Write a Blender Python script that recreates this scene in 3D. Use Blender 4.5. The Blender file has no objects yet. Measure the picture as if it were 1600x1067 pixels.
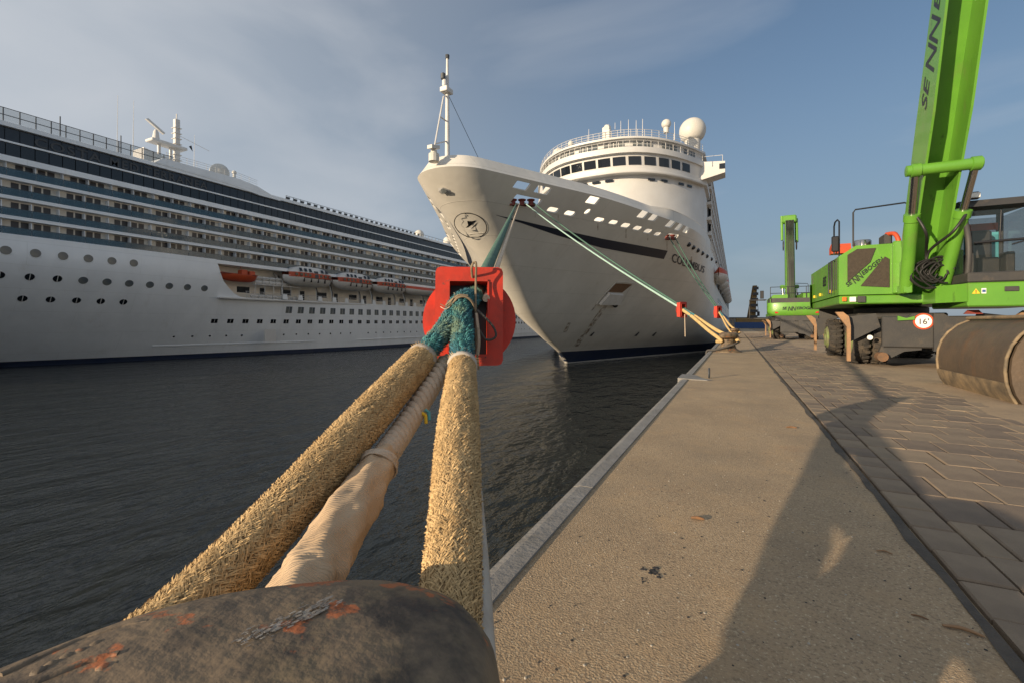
import bpy, bmesh, math, random
from mathutils import Vector, Matrix
random.seed(7)
S = bpy.context.scene
C = S.collection
R = math.radians
# ------------------------------------------------------------------ camera, sky, sun, exposure
F = 711.0; YAW = math.atan2(350, F); PITCH = math.atan2(27, F); CH = 1.1
cam = bpy.data.cameras.new('camera'); camo = bpy.data.objects.new('camera', cam); C.objects.link(camo)
cam.sensor_width = 36; cam.lens = 36 * F / 1600; cam.clip_start = .03; cam.clip_end = 6000
camo.location = (0, 0, CH); camo.rotation_euler = (R(90), 0, YAW); cam.shift_y = -27 / 1600
S.camera = camo
SUN_AZ = R(28); SUN_EL = R(10.5)        # sunlight travels towards +Y, swung 28 degrees to +X
sl = bpy.data.lights.new('sun', 'SUN'); slo = bpy.data.objects.new('sun', sl); C.objects.link(slo)
sl.energy = 5.0; sl.angle = R(.53); sl.color = (1, .80, .56)
sd = Vector((math.sin(SUN_AZ) * math.cos(SUN_EL), math.cos(SUN_AZ) * math.cos(SUN_EL), -math.sin(SUN_EL)))
slo.rotation_euler = sd.to_track_quat('-Z', 'Y').to_euler()
W = bpy.data.worlds.new('World'); S.world = W; W.use_nodes = True
wn = W.node_tree.nodes; wl = W.node_tree.links; wn.clear()
def N(nodes, t, **k):
    n = nodes.new(t)
    for a, b in k.items(): setattr(n, a, b)
    return n
sky = N(wn, 'ShaderNodeTexSky', sky_type='NISHITA'); sky.sun_disc = False
sky.sun_elevation = SUN_EL; sky.sun_rotation = R(180) + SUN_AZ
sky.air_density = 1.0; sky.dust_density = .6; sky.ozone_density = 2.5
tc = N(wn, 'ShaderNodeTexCoord'); mp = N(wn, 'ShaderNodeMapping')
mp.inputs['Rotation'].default_value = (R(12), R(-22), R(20)); mp.inputs['Scale'].default_value = (1.0, 2.4, 4.6)
wl.new(tc.outputs['Generated'], mp.inputs['Vector'])
nz = N(wn, 'ShaderNodeTexNoise'); nz.inputs['Scale'].default_value = 1.05; nz.inputs['Detail'].default_value = 6; nz.inputs['Roughness'].default_value = .48
nz.inputs['Distortion'].default_value = .35
wl.new(mp.outputs[0], nz.inputs['Vector'])
cr = N(wn, 'ShaderNodeValToRGB'); cr.color_ramp.elements[0].position = .40; cr.color_ramp.elements[1].position = .80
cr.color_ramp.elements[1].color = (.62, .62, .62, 1)
dt = N(wn, 'ShaderNodeVectorMath', operation='DOT_PRODUCT'); dt.inputs[1].default_value = (-math.sin(SUN_AZ), -math.cos(SUN_AZ), 0)
ml = N(wn, 'ShaderNodeMath', operation='MULTIPLY_ADD'); ml.inputs[1].default_value = .10; wl.new(tc.outputs['Generated'], dt.inputs[0])
wl.new(dt.outputs['Value'], ml.inputs[0]); wl.new(nz.outputs['Fac'], ml.inputs[2]); wl.new(ml.outputs[0], cr.inputs[0])   # more thin cloud on the sun's side
mxc = N(wn, 'ShaderNodeMixRGB'); mxc.inputs[2].default_value = (5.6, 5.7, 5.9, 1)
sep = N(wn, 'ShaderNodeSeparateXYZ'); wl.new(tc.outputs['Generated'], sep.inputs[0])
veil = N(wn, 'ShaderNodeMapRange'); veil.interpolation_type = 'SMOOTHSTEP'               # thin even haze that thickens to the horizon
veil.inputs[1].default_value = -.05; veil.inputs[2].default_value = .62; veil.inputs[3].default_value = .92; veil.inputs[4].default_value = .06
wl.new(sep.outputs['Z'], veil.inputs[0])
mxv = N(wn, 'ShaderNodeMixRGB'); mxv.inputs[2].default_value = (1.95, 2.5, 3.15, 1)
wl.new(veil.outputs[0], mxv.inputs[0]); wl.new(sky.outputs[0], mxv.inputs[1])
glow = N(wn, 'ShaderNodeMapRange'); glow.interpolation_type = 'SMOOTHSTEP'; wl.new(dt.outputs['Value'], glow.inputs[0])
glow.inputs[1].default_value = -1.0; glow.inputs[2].default_value = .45; glow.inputs[3].default_value = 0; glow.inputs[4].default_value = .75
mxg = N(wn, 'ShaderNodeMixRGB'); mxg.inputs[2].default_value = (4.7, 5.05, 5.5, 1); wl.new(glow.outputs[0], mxg.inputs[0]); wl.new(mxv.outputs[0], mxg.inputs[1])   # haze brightens towards the sun
wl.new(cr.outputs[0], mxc.inputs[0]); wl.new(mxg.outputs[0], mxc.inputs[1])
bg = N(wn, 'ShaderNodeBackground'); bg.inputs[1].default_value = .09
wo = N(wn, 'ShaderNodeOutputWorld'); wl.new(mxc.outputs[0], bg.inputs[0]); wl.new(bg.outputs[0], wo.inputs[0])
S.view_settings.view_transform = 'Standard'; S.view_settings.look = 'None'; S.view_settings.gamma = 1
S.view_settings.exposure = 0.42; S.view_settings.use_curve_mapping = False
S.render.resolution_x = 1024; S.render.resolution_y = 682
# ------------------------------------------------------------------ pixel rays (photo pixels 1600 x 1067)
rv = Vector((math.cos(YAW), math.sin(YAW), 0)); fv0 = Vector((-math.sin(YAW), math.cos(YAW), 0))
def ray(u, v):                               # horizon at v = 507
    return fv0 + rv * ((u - 800) / F) + Vector((0, 0, (507 - v) / F))
def px(u, v, X=None, Y=None, Z=None, d=None):
    r = ray(u, v)
    if X is not None: t = X / r.x
    elif Y is not None: t = Y / r.y
    elif Z is not None: t = (Z - CH) / r.z
    else: t = d
    return Vector((0, 0, CH)) + r * t
# ------------------------------------------------------------------ materials
MATS = {}
def mat(name, c1, c2=None, rough=.6, metal=0, scale=4, detail=5, bump=0, bscale=None, spec=.5, stretch=(1, 1, 1), lo=.35, hi=.65, coat=0, alpha=1, trans=0, island=0):
    m = bpy.data.materials.new(name); m.use_nodes = True
    n = m.node_tree.nodes; l = m.node_tree.links; p = n['Principled BSDF']
    p.inputs['Roughness'].default_value = rough; p.inputs['Metallic'].default_value = metal
    p.inputs['Specular IOR Level'].default_value = spec; p.inputs['Coat Weight'].default_value = coat
    p.inputs['Base Color'].default_value = (*c1, 1); p.inputs['Alpha'].default_value = alpha
    p.inputs['Transmission Weight'].default_value = trans
    t = N(n, 'ShaderNodeTexCoord'); mpn = N(n, 'ShaderNodeMapping'); mpn.inputs['Scale'].default_value = stretch
    l.new(t.outputs['Object'], mpn.inputs[0])
    col = None
    if c2:
        a = N(n, 'ShaderNodeTexNoise'); a.inputs['Scale'].default_value = scale; a.inputs['Detail'].default_value = detail; a.inputs['Roughness'].default_value = .62
        l.new(mpn.outputs[0], a.inputs['Vector'])
        r = N(n, 'ShaderNodeValToRGB'); r.color_ramp.elements[0].position = lo; r.color_ramp.elements[1].position = hi
        r.color_ramp.elements[0].color = (*c1, 1); r.color_ramp.elements[1].color = (*c2, 1)
        l.new(a.outputs['Fac'], r.inputs[0]); col = r.outputs[0]
        l.new(col, p.inputs['Base Color'])
    if island:
        g = N(n, 'ShaderNodeNewGeometry'); h = N(n, 'ShaderNodeHueSaturation')
        mr = N(n, 'ShaderNodeMapRange'); mr.inputs[3].default_value = 1 - island; mr.inputs[4].default_value = 1 + island
        l.new(g.outputs['Random Per Island'], mr.inputs[0]); l.new(mr.outputs[0], h.inputs['Value'])
        if col: l.new(col, h.inputs['Color'])
        else: h.inputs['Color'].default_value = (*c1, 1)
        l.new(h.outputs[0], p.inputs['Base Color'])
    if bump:
        b = N(n, 'ShaderNodeTexNoise'); b.inputs['Scale'].default_value = bscale or scale * 6; b.inputs['Detail'].default_value = 6
        l.new(mpn.outputs[0], b.inputs['Vector'])
        bb = N(n, 'ShaderNodeBump'); bb.inputs['Strength'].default_value = bump; bb.inputs['Distance'].default_value = .02
        l.new(b.outputs['Fac'], bb.inputs['Height']); l.new(bb.outputs[0], p.inputs['Normal'])
    MATS[name] = m
    return m
def over(m, col, scale, lo, hi, stretch=(1, 1, 1), detail=6, fac=1.0):
    """a second noise layer (stains, dirt, specks) mixed over a material's base colour"""
    n = m.node_tree.nodes; l = m.node_tree.links; p = n['Principled BSDF']
    t = N(n, 'ShaderNodeTexCoord'); mpn = N(n, 'ShaderNodeMapping'); mpn.inputs['Scale'].default_value = stretch
    mpn.inputs['Location'].default_value = (random.random() * 9, random.random() * 9, random.random() * 9)
    l.new(t.outputs['Object'], mpn.inputs[0])
    a = N(n, 'ShaderNodeTexNoise'); a.inputs['Scale'].default_value = scale; a.inputs['Detail'].default_value = detail; a.inputs['Roughness'].default_value = .65
    l.new(mpn.outputs[0], a.inputs['Vector'])
    r = N(n, 'ShaderNodeValToRGB'); r.color_ramp.elements[0].position = lo; r.color_ramp.elements[1].position = hi
    r.color_ramp.elements[0].color = (0, 0, 0, 1); r.color_ramp.elements[1].color = (fac, fac, fac, 1)
    l.new(a.outputs['Fac'], r.inputs[0])
    x = N(n, 'ShaderNodeMixRGB'); x.inputs[2].default_value = (*col, 1)
    l.new(r.outputs[0], x.inputs[0])
    if p.inputs['Base Color'].is_linked: l.new(p.inputs['Base Color'].links[0].from_socket, x.inputs[1])
    else: x.inputs[1].default_value = p.inputs['Base Color'].default_value
    l.new(x.outputs[0], p.inputs['Base Color'])
    return m
# ------------------------------------------------------------------ mesh builder
class MB:
    def __init__(s): s.v = []; s.f = []
    def add(s, vs, fs):
        o = len(s.v); s.v += [tuple(p) for p in vs]; s.f += [tuple(i + o for i in f) for f in fs]; return s
    def box(s, x0, x1, y0, y1, z0, z1):
        return s.add([(x0,y0,z0),(x1,y0,z0),(x1,y1,z0),(x0,y1,z0),(x0,y0,z1),(x1,y0,z1),(x1,y1,z1),(x0,y1,z1)],
                     [(3,2,1,0),(4,5,6,7),(0,1,5,4),(1,2,6,5),(2,3,7,6),(3,0,4,7)])
    def cbox(s, x0, x1, y0, y1, z0, z1, c=.02):        # chamfered box
        vs = []
        for z, i in ((z0, c), (z0 + c, 0), (z1 - c, 0), (z1, c)):
            for a, b in ((x0+i+c*(i==0), y0+i), (x1-i-c*(i==0), y0+i), (x1-i, y0+i+c*(i==0)), (x1-i, y1-i-c*(i==0)),
                         (x1-i-c*(i==0), y1-i), (x0+i+c*(i==0), y1-i), (x0+i, y1-i-c*(i==0)), (x0+i, y0+i+c*(i==0))): vs.append((a, b, z))
        fs = [tuple(range(7, -1, -1)), tuple(range(24, 32))]
        for k in range(3):
            for i in range(8): fs.append((k*8+i, k*8+(i+1) % 8, k*8+8+(i+1) % 8, k*8+8+i))
        return s.add(vs, fs)
    def prism(s, poly, off):                           # poly: list of 3-D points, off: extrusion vector
        n = len(poly); off = Vector(off); a = [Vector(p) for p in poly]
        return s.add(a + [p + off for p in a], [tuple(range(n - 1, -1, -1)), tuple(range(n, 2*n))] + [(i, (i+1) % n, n + (i+1) % n, n + i) for i in range(n)])
    def tube(s, pts, r, n=8, cap=True, flat=1.0):
        pts = [Vector(p) for p in pts]; m = len(pts); rs = r if isinstance(r, (list, tuple)) else [r] * m
        vs = []; up = None
        for i, p in enumerate(pts):
            d = (pts[min(i+1, m-1)] - pts[max(i-1, 0)]).normalized()
            if up is None: up = Vector((0, 0, 1)) if abs(d.z) < .95 else Vector((1, 0, 0))
            a = d.cross(up).normalized(); b = a.cross(d).normalized(); up = b
            for k in range(n):
                t = 2 * math.pi * k / n
                vs.append(p + a * (rs[i] * math.cos(t)) + b * (rs[i] * flat * math.sin(t)))
        fs = [(i*n+k, i*n+(k+1) % n, (i+1)*n+(k+1) % n, (i+1)*n+k) for i in range(m-1) for k in range(n)]
        if cap: fs += [tuple(range(n-1, -1, -1)), tuple(range((m-1)*n, m*n))]
        return s.add(vs, fs)
    def lathe(s, prof, c=(0, 0, 0), n=24, axis='Z'):   # prof: (radius, height)
        vs = []
        for r, h in prof:
            for k in range(n):
                t = 2*math.pi*k/n; a, b = r*math.cos(t), r*math.sin(t)
                q = {'Z': (a, b, h), 'X': (h, a, b), 'Y': (b, h, a)}[axis]
                vs.append((c[0]+q[0], c[1]+q[1], c[2]+q[2]))
        m = len(prof)
        fs = [(i*n+k, i*n+(k+1) % n, (i+1)*n+(k+1) % n, (i+1)*n+k) for i in range(m-1) for k in range(n)]
        fs += [tuple(range(n-1, -1, -1)), tuple(range((m-1)*n, m*n))]
        return s.add(vs, fs)
    def ball(s, c, r, n=20, m=12, z0=-1, sz=1):
        prof = [(max(.001, r*math.cos(a)), r*sz*math.sin(a)) for a in [math.asin(z0) + (math.pi/2 - math.asin(z0)) * i / m for i in range(m+1)]]
        return s.lathe(prof, c, n)
    def grid(s, P):                                    # P[i][j] points
        a = len(P); b = len(P[0])
        return s.add([p for row in P for p in row], [(i*b+j, i*b+j+1, (i+1)*b+j+1, (i+1)*b+j) for i in range(a-1) for j in range(b-1)])
    def mesh(s, name, m=None, smooth=None):
        me = bpy.data.meshes.new(name); me.from_pydata(s.v, [], s.f); me.validate()
        bm = bmesh.new(); bm.from_mesh(me); bmesh.ops.recalc_face_normals(bm, faces=bm.faces); bm.to_mesh(me); bm.free()
        if m: me.materials.append(MATS[m])
        if smooth is not None:
            me.shade_smooth() if hasattr(me, 'shade_smooth') else None
            if smooth < 180: me.set_sharp_from_angle(angle=R(smooth))
        return me
    def build(s, name, m, parent=None, smooth=None, kind=None, label=None):
        return put(name, s.mesh(name, m, smooth), parent, kind, label)
def put(name, me, parent=None, kind=None, label=None, M=None):
    o = bpy.data.objects.new(name, me); C.objects.link(o)
    if M is not None: o.matrix_world = M
    if parent:
        o.parent = parent; o.matrix_parent_inverse = INV.get(parent.name, Matrix()) if not INV.get(parent.name) is None else Matrix()
    if kind: o['kind'] = kind
    if label: o['label'] = label
    return o
INV = {}
def tag(o, label, cat, group=None):
    o['label'] = label; o['category'] = cat
    if group: o['group'] = group
    return o
def thing(name, label, cat, loc=(0, 0, 0), group=None, local=False, rz=0):
    o = bpy.data.objects.new(name, None); C.objects.link(o); o.location = loc; o.rotation_euler = (0, 0, rz); o.empty_display_size = .2
    if not local: INV[o.name] = Matrix.Translation(-Vector(loc))
    return tag(o, label, cat, group)
def copy_tree(o, parent=None):
    c = o.copy(); C.objects.link(c); c.parent = parent
    if parent is None and o.name in INV: INV[c.name] = INV[o.name]
    for ch in list(o.children): copy_tree(ch, c)
    return c
def text2d(body, size, bold=.0, shear=0.0, space=1.0, font_x=1.0):
    cu = bpy.data.curves.new('lettering', 'FONT'); cu.body = body; cu.size = size; cu.offset = bold; cu.shear = shear; cu.space_character = space
    cu.resolution_u = 3
    o = bpy.data.objects.new('lettering', cu); C.objects.link(o); bpy.context.view_layer.update()
    me = o.to_mesh(); vs = [(v.co.x * font_x, v.co.y) for v in me.vertices]; fs = [tuple(p.vertices) for p in me.polygons]
    o.to_mesh_clear(); bpy.data.objects.remove(o); bpy.data.curves.remove(cu)
    return vs, fs
def text_on(name, body, size, org, ex, ey, m, parent=None, bold=0.0, shear=0.0, space=1.0, font_x=1.0, off=None, mirror=False):
    vs, fs = text2d(body, size, bold, shear, space, font_x)
    ex = Vector(ex).normalized(); ey = Vector(ey).normalized(); org = Vector(org)
    b = MB(); b.add([org + ex * (-x if mirror else x) + ey * y for x, y in vs], fs)
    return b.build(name, m, parent)
def senne(parent, org, ex, ey, size, m, fx=1.0):
    """lettering with the two tall interlocked Ns"""
    ex = Vector(ex).normalized(); ey = Vector(ey).normalized(); org = Vector(org)
    b = MB(); x = 0
    for part, sz, dy in (('SE', 1, 0), ('NN', 1.62, -.33), ('EBOGEN', 1, 0)):
        vs, fs = text2d(part, size*sz, size*.022, .28, .9 if part == 'NN' else 1.02, fx)
        w = max(v[0] for v in vs)
        if part == 'NN':
            vs = [(vx*.72, vy) for vx, vy in vs]; w *= .72
        b.add([org + ex*(x+vx) + ey*(vy + dy*size) for vx, vy in vs], fs); x += w + size*.03*(part != 'NN') - size*.04*(part == 'NN')
    return b.build('lettering', m, parent), x
# ------------------------------------------------------------------ palette
mat('ship_white', (.82, .85, .87), (.75, .78, .80), rough=.38, scale=.35, stretch=(1, 1, .35))
over(MATS['ship_white'], (.42, .37, .29), .5, .60, .85, (1, 1, .12), fac=.35)
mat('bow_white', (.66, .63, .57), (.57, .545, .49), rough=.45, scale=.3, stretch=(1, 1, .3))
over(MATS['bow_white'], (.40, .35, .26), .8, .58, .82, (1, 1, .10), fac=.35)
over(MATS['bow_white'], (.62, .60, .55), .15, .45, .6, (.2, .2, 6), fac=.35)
mat('superstructure_white', (.60, .595, .575), (.55, .54, .515), rough=.42, scale=.4)
mat('boot_top', (.018, .03, .07), (.03, .04, .07), rough=.5, scale=.6)
mat('glass_dark', (.012, .015, .02), rough=.06, spec=.6)
mat('glass_smoke', (.02, .024, .032), (.035, .038, .045), rough=.12, scale=.25, spec=.5)
mat('glass_grey', (.09, .11, .13), (.16, .17, .16), rough=.15, scale=.12, lo=.42, hi=.58)
mat('glass_teal', (.04, .105, .15), (.035, .075, .105), rough=.08, scale=.3, alpha=.78, spec=.7)
mat('glass_clear', (.30, .36, .38), rough=.05, alpha=.30)
mat('door_dark', (.03, .026, .028), (.06, .05, .05), rough=.3, scale=.15)
mat('cabin_wall', (.84, .79, .70), (.76, .71, .62), rough=.6, scale=.3)
mat('black_paint', (.012, .013, .016), rough=.45)
mat('navy_paint', (.012, .018, .036), rough=.4)
mat('rail_dark', (.05, .055, .06), rough=.5)
mat('white_paint', (.64, .63, .61), (.58, .56, .52), rough=.45, scale=2)
mat('radome', (.56, .545, .50), (.52, .50, .45), rough=.5, scale=1)
mat('boat_orange', (.50, .075, .02), (.42, .06, .02), rough=.5, scale=1)
mat('red_paint', (.54, .032, .010), (.44, .025, .008), rough=.55, scale=6, bump=.08, bscale=40)
over(MATS['red_paint'], (.20, .03, .018), 5, .48, .68, fac=.6)
over(MATS['red_paint'], (.12, .05, .035), 22, .63, .70, fac=.8)
mat('red_dull', (.22, .03, .02), (.12, .03, .02), rough=.6, scale=5)
mat('green_paint', (.115, .30, .030), (.095, .26, .028), rough=.38, scale=1.2, coat=.15)
over(MATS['green_paint'], (.17, .15, .075), 2.2, .55, .80, (1, 1, .5), fac=.6)
over(MATS['green_paint'], (.03, .035, .02), 5, .63, .72, (1, 1, .3), fac=.55)
mat('dark_paint', (.035, .035, .036), (.05, .047, .043), rough=.6, scale=3, bump=.15, bscale=30)
over(MATS['dark_paint'], (.15, .11, .07), 3.0, .58, .78, fac=.45)
mat('grille', (.040, .030, .022), (.055, .042, .03), rough=.8, scale=14, bump=.5, bscale=90)
mat('tyre', (.022, .021, .020), (.05, .043, .035), rough=.85, scale=5, bump=.3, bscale=40)
over(MATS['tyre'], (.17, .13, .085), 4, .52, .72, fac=.6)
mat('rim', (.16, .22, .06), (.14, .12, .08), rough=.7, scale=6)
mat('chrome', (.45, .43, .40), rough=.22, metal=1)
mat('hose', (.02, .02, .02), rough=.5)
mat('rusty_steel', (.20, .10, .045), (.12, .075, .045), rough=.8, scale=7, bump=.4, bscale=30)
mat('ochre_steel', (.34, .19, .09), (.24, .15, .085), rough=.75, scale=6, bump=.2)
mat('bucket_steel', (.085, .068, .052), (.13, .095, .065), rough=.55, metal=.25, scale=2.2, bump=.25, bscale=18)
over(MATS['bucket_steel'], (.20, .10, .045), 2.6, .56, .78, (1, 1, .35), fac=.7)
mat('bucket_edge', (.10, .08, .055), (.26, .19, .11), rough=.75, scale=3.5, bump=.3, bscale=25)
mat('sand', (.42, .31, .19), (.34, .25, .155), rough=.95, scale=3, bump=.6, bscale=45)
mat('lamp_glass', (.75, .75, .72), rough=.1, spec=.8)
mat('amber', (.7, .16, .02), rough=.3)
mat('red_lens', (.5, .02, .02), rough=.25)
mat('sign_white', (.78, .77, .72), rough=.5)
mat('yellow', (.75, .50, .03), rough=.5)
mat('cab_blue', (.10, .42, .48), (.08, .34, .40), rough=.5, scale=1)
mat('bollard_iron', (.185, .135, .085), (.05, .040, .033), rough=.68, metal=.1, scale=6.5, bump=.35, bscale=30, lo=.44, hi=.62, detail=9)
over(MATS['bollard_iron'], (.22, .165, .09), 9, .52, .66, fac=.55)
over(MATS['bollard_iron'], (.46, .12, .03), 11, .59, .63, fac=.7)
over(MATS['bollard_iron'], (.02, .018, .017), 3.5, .55, .63, fac=.7)
mat('bollard_wear', (.33, .31, .28), (.20, .17, .14), rough=.6, scale=60, alpha=.75)
mat('hemp', (.56, .39, .19), (.44, .29, .13), rough=.9, scale=9, island=.30)
mat('hemp_core', (.36, .24, .115), (.26, .17, .08), rough=.95, scale=20, bump=.8, bscale=60)
mat('teal_rope', (.045, .19, .19), (.03, .115, .16), rough=.9, scale=8, island=.45)
over(MATS['teal_rope'], (.20, .26, .15), 7, .50, .62, fac=.7)
mat('teal_core', (.025, .09, .10), rough=.95)
mat('pale_rope', (.56, .46, .35), (.46, .36, .26), rough=.9, scale=12, bump=.4, bscale=80, island=.18)
mat('canvas', (.58, .43, .28), (.47, .33, .20), rough=.9, scale=4, bump=.35, bscale=12)
over(MATS['canvas'], (.32, .17, .08), 5, .56, .74, fac=.5)
mat('tape', (.46, .42, .36), (.38, .33, .27), rough=.8, scale=12)
mat('twine', (.26, .20, .13), (.18, .14, .09), rough=.9, scale=30)
mat('cord_dark', (.06, .055, .05), rough=.8)
mat('green_rope', (.075, .16, .115), (.05, .11, .085), rough=.8, scale=14, bump=.5, bscale=50)
mat('mint_rope', (.36, .52, .46), (.28, .42, .38), rough=.8, scale=10)
mat('straw_rope', (.55, .39, .18), (.42, .29, .12), rough=.9, scale=10, bump=.5, bscale=40)
mat('concrete', (.42, .305, .185), (.32, .232, .143), rough=.93, scale=1.1, bump=.5, bscale=120, detail=8)
over(MATS['concrete'], (.20, .145, .09), 75, .50, .62, fac=.75)
over(MATS['concrete'], (.66, .55, .38), 85, .57, .67, fac=.8)
over(MATS['concrete'], (.15, .11, .08), 38, .62, .68, fac=.7)
over(MATS['concrete'], (.50, .33, .17), 3.2, .52, .70, fac=.35)
over(MATS['concrete'], (.24, .19, .13), .9, .50, .72, (1, .5, 1), fac=.55)
over(MATS['concrete'], (.38, .20, .09), 1.7, .62, .76, fac=.4)
mat('coping', (.25, .24, .225), (.19, .18, .165), rough=.85, scale=3, bump=.3, bscale=40)
over(MATS['coping'], (.12, .11, .095), 6, .56, .7, fac=.6)
mat('paver_a', (.27, .205, .14), (.20, .15, .105), rough=.9, scale=3, bump=.3, bscale=120)
mat('paver_b', (.22, .165, .118), (.16, .122, .09), rough=.9, scale=3, bump=.3, bscale=120)
mat('paver_c', (.30, .225, .15), (.23, .175, .118), rough=.9, scale=3, bump=.3, bscale=120)
mat('joint_sand', (.46, .36, .24), (.36, .28, .18), rough=.95, scale=8, bump=.4, bscale=60)
mat('asphalt', (.10, .082, .064), (.065, .055, .045), rough=.9, scale=8, bump=.6, bscale=60)
mat('yard', (.40, .29, .18), (.30, .22, .14), rough=.95, scale=.8, bump=.4, bscale=70, detail=8)
over(MATS['yard'], (.13, .10, .075), .5, .50, .70, (1, .35, 1), fac=.75)
over(MATS['yard'], (.18, .14, .10), 14, .56, .70, fac=.7)
mat('twig', (.24, .12, .05), (.15, .08, .04), rough=.8, scale=20)
mat('tar', (.015, .014, .014), (.035, .03, .028), rough=.6, scale=30, bump=.5, bscale=60)
mat('pebble', (.38, .34, .28), rough=.8)
mat('brick_far', (.30, .24, .19), (.24, .19, .15), rough=.9, scale=.3)
mat('far_blue', (.035, .09, .25), rough=.6)
mat('far_yellow', (.30, .19, .06), (.22, .14, .06), rough=.7, scale=1)
mat('stain', (.24, .125, .045), (.40, .33, .24), rough=.7, scale=3, stretch=(1, 1, .3), alpha=1)
def alpha_noise(m, scale, lo, hi, stretch=(1, 1, 1)):
    n = m.node_tree.nodes; l = m.node_tree.links; p = n['Principled BSDF']
    t = N(n, 'ShaderNodeTexCoord'); mpn = N(n, 'ShaderNodeMapping'); mpn.inputs['Scale'].default_value = stretch; l.new(t.outputs['Object'], mpn.inputs[0])
    a = N(n, 'ShaderNodeTexNoise'); a.inputs['Scale'].default_value = scale; a.inputs['Detail'].default_value = 7; l.new(mpn.outputs[0], a.inputs[0])
    r = N(n, 'ShaderNodeMapRange'); r.inputs[1].default_value = lo; r.inputs[2].default_value = hi; l.new(a.outputs['Fac'], r.inputs[0]); l.new(r.outputs[0], p.inputs['Alpha'])
alpha_noise(MATS['stain'], 2.2, .38, .75, (1, 1, .4))
n = MATS['canvas'].node_tree.nodes; l = MATS['canvas'].node_tree.links; t = N(n, 'ShaderNodeTexCoord'); mpn = N(n, 'ShaderNodeMapping'); mpn.inputs['Rotation'].default_value = (0, 0, R(-38)); l.new(t.outputs['Object'], mpn.inputs[0])
wv = N(n, 'ShaderNodeTexWave', bands_direction='Y'); wv.inputs['Scale'].default_value = 42; wv.inputs['Distortion'].default_value = 1.2; wv.inputs['Detail'].default_value = 2; l.new(mpn.outputs[0], wv.inputs[0])
bb = N(n, 'ShaderNodeBump'); bb.inputs['Strength'].default_value = .55; bb.inputs['Distance'].default_value = .004; l.new(wv.outputs['Fac'], bb.inputs['Height']); p = n['Principled BSDF']; l.new(p.inputs['Normal'].links[0].from_socket, bb.inputs['Normal']); l.new(bb.outputs[0], p.inputs['Normal'])
def seams(m, w, h, dark):                    # faint plating seams and shallow panel ripple
    n = m.node_tree.nodes; l = m.node_tree.links; p = n['Principled BSDF']
    t = N(n, 'ShaderNodeTexCoord'); sx = N(n, 'ShaderNodeSeparateXYZ'); cx_ = N(n, 'ShaderNodeCombineXYZ'); l.new(t.outputs['Object'], sx.inputs[0]); l.new(sx.outputs['Y'], cx_.inputs[0]); l.new(sx.outputs['Z'], cx_.inputs[1])
    br = N(n, 'ShaderNodeTexBrick'); br.inputs['Scale'].default_value = 1; br.inputs['Brick Width'].default_value = w; br.inputs['Row Height'].default_value = h; br.inputs['Mortar Size'].default_value = .022; br.inputs['Mortar Smooth'].default_value = .6
    l.new(cx_.outputs[0], br.inputs['Vector'])
    x = N(n, 'ShaderNodeMixRGB'); x.blend_type = 'MULTIPLY'; x.inputs[2].default_value = (dark, dark, dark * .98, 1); l.new(br.outputs['Fac'], x.inputs[0]); l.new(p.inputs['Base Color'].links[0].from_socket, x.inputs[1]); l.new(x.outputs[0], p.inputs['Base Color'])
    a = N(n, 'ShaderNodeTexNoise'); a.inputs['Scale'].default_value = .55; a.inputs['Detail'].default_value = 2; l.new(t.outputs['Object'], a.inputs[0])
    b1 = N(n, 'ShaderNodeBump'); b1.inputs['Strength'].default_value = .35; b1.inputs['Distance'].default_value = .10; l.new(a.outputs['Fac'], b1.inputs['Height'])
    b2 = N(n, 'ShaderNodeBump'); b2.inputs['Strength'].default_value = .6; b2.inputs['Distance'].default_value = .02; l.new(br.outputs['Fac'], b2.inputs['Height']); l.new(b1.outputs[0], b2.inputs['Normal']); l.new(b2.outputs[0], p.inputs['Normal'])
seams(MATS['bow_white'], 9, 2.3, .80); seams(MATS['ship_white'], 11, 2.6, .86)
# water: dark harbour water with wind ripples
wm = mat('water', (.018, .021, .019), rough=.09, spec=.5)
n = wm.node_tree.nodes; l = wm.node_tree.links; p = n['Principled BSDF']; p.inputs['IOR'].default_value = 1.33
t = N(n, 'ShaderNodeTexCoord'); prev = None
for sc, st, dist, stg in ((.55, (1.0, .5, 1), .38, 1.0), (2.4, (1.0, .45, 1), .12, 1.0), (8, (1, .5, 1), .03, 1.0)):
    mpn = N(n, 'ShaderNodeMapping'); mpn.inputs['Scale'].default_value = st; mpn.inputs['Rotation'].default_value = (0, 0, R(-35)); l.new(t.outputs['Object'], mpn.inputs[0])
    a = N(n, 'ShaderNodeTexNoise'); a.inputs['Scale'].default_value = sc; a.inputs['Detail'].default_value = 3; a.inputs['Roughness'].default_value = .5; l.new(mpn.outputs[0], a.inputs[0])
    b = N(n, 'ShaderNodeBump'); b.inputs['Distance'].default_value = dist; b.inputs['Strength'].default_value = stg; l.new(a.outputs['Fac'], b.inputs['Height'])
    if prev: l.new(prev.outputs[0], b.inputs['Normal'])
    prev = b
l.new(prev.outputs[0], p.inputs['Normal'])
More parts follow.
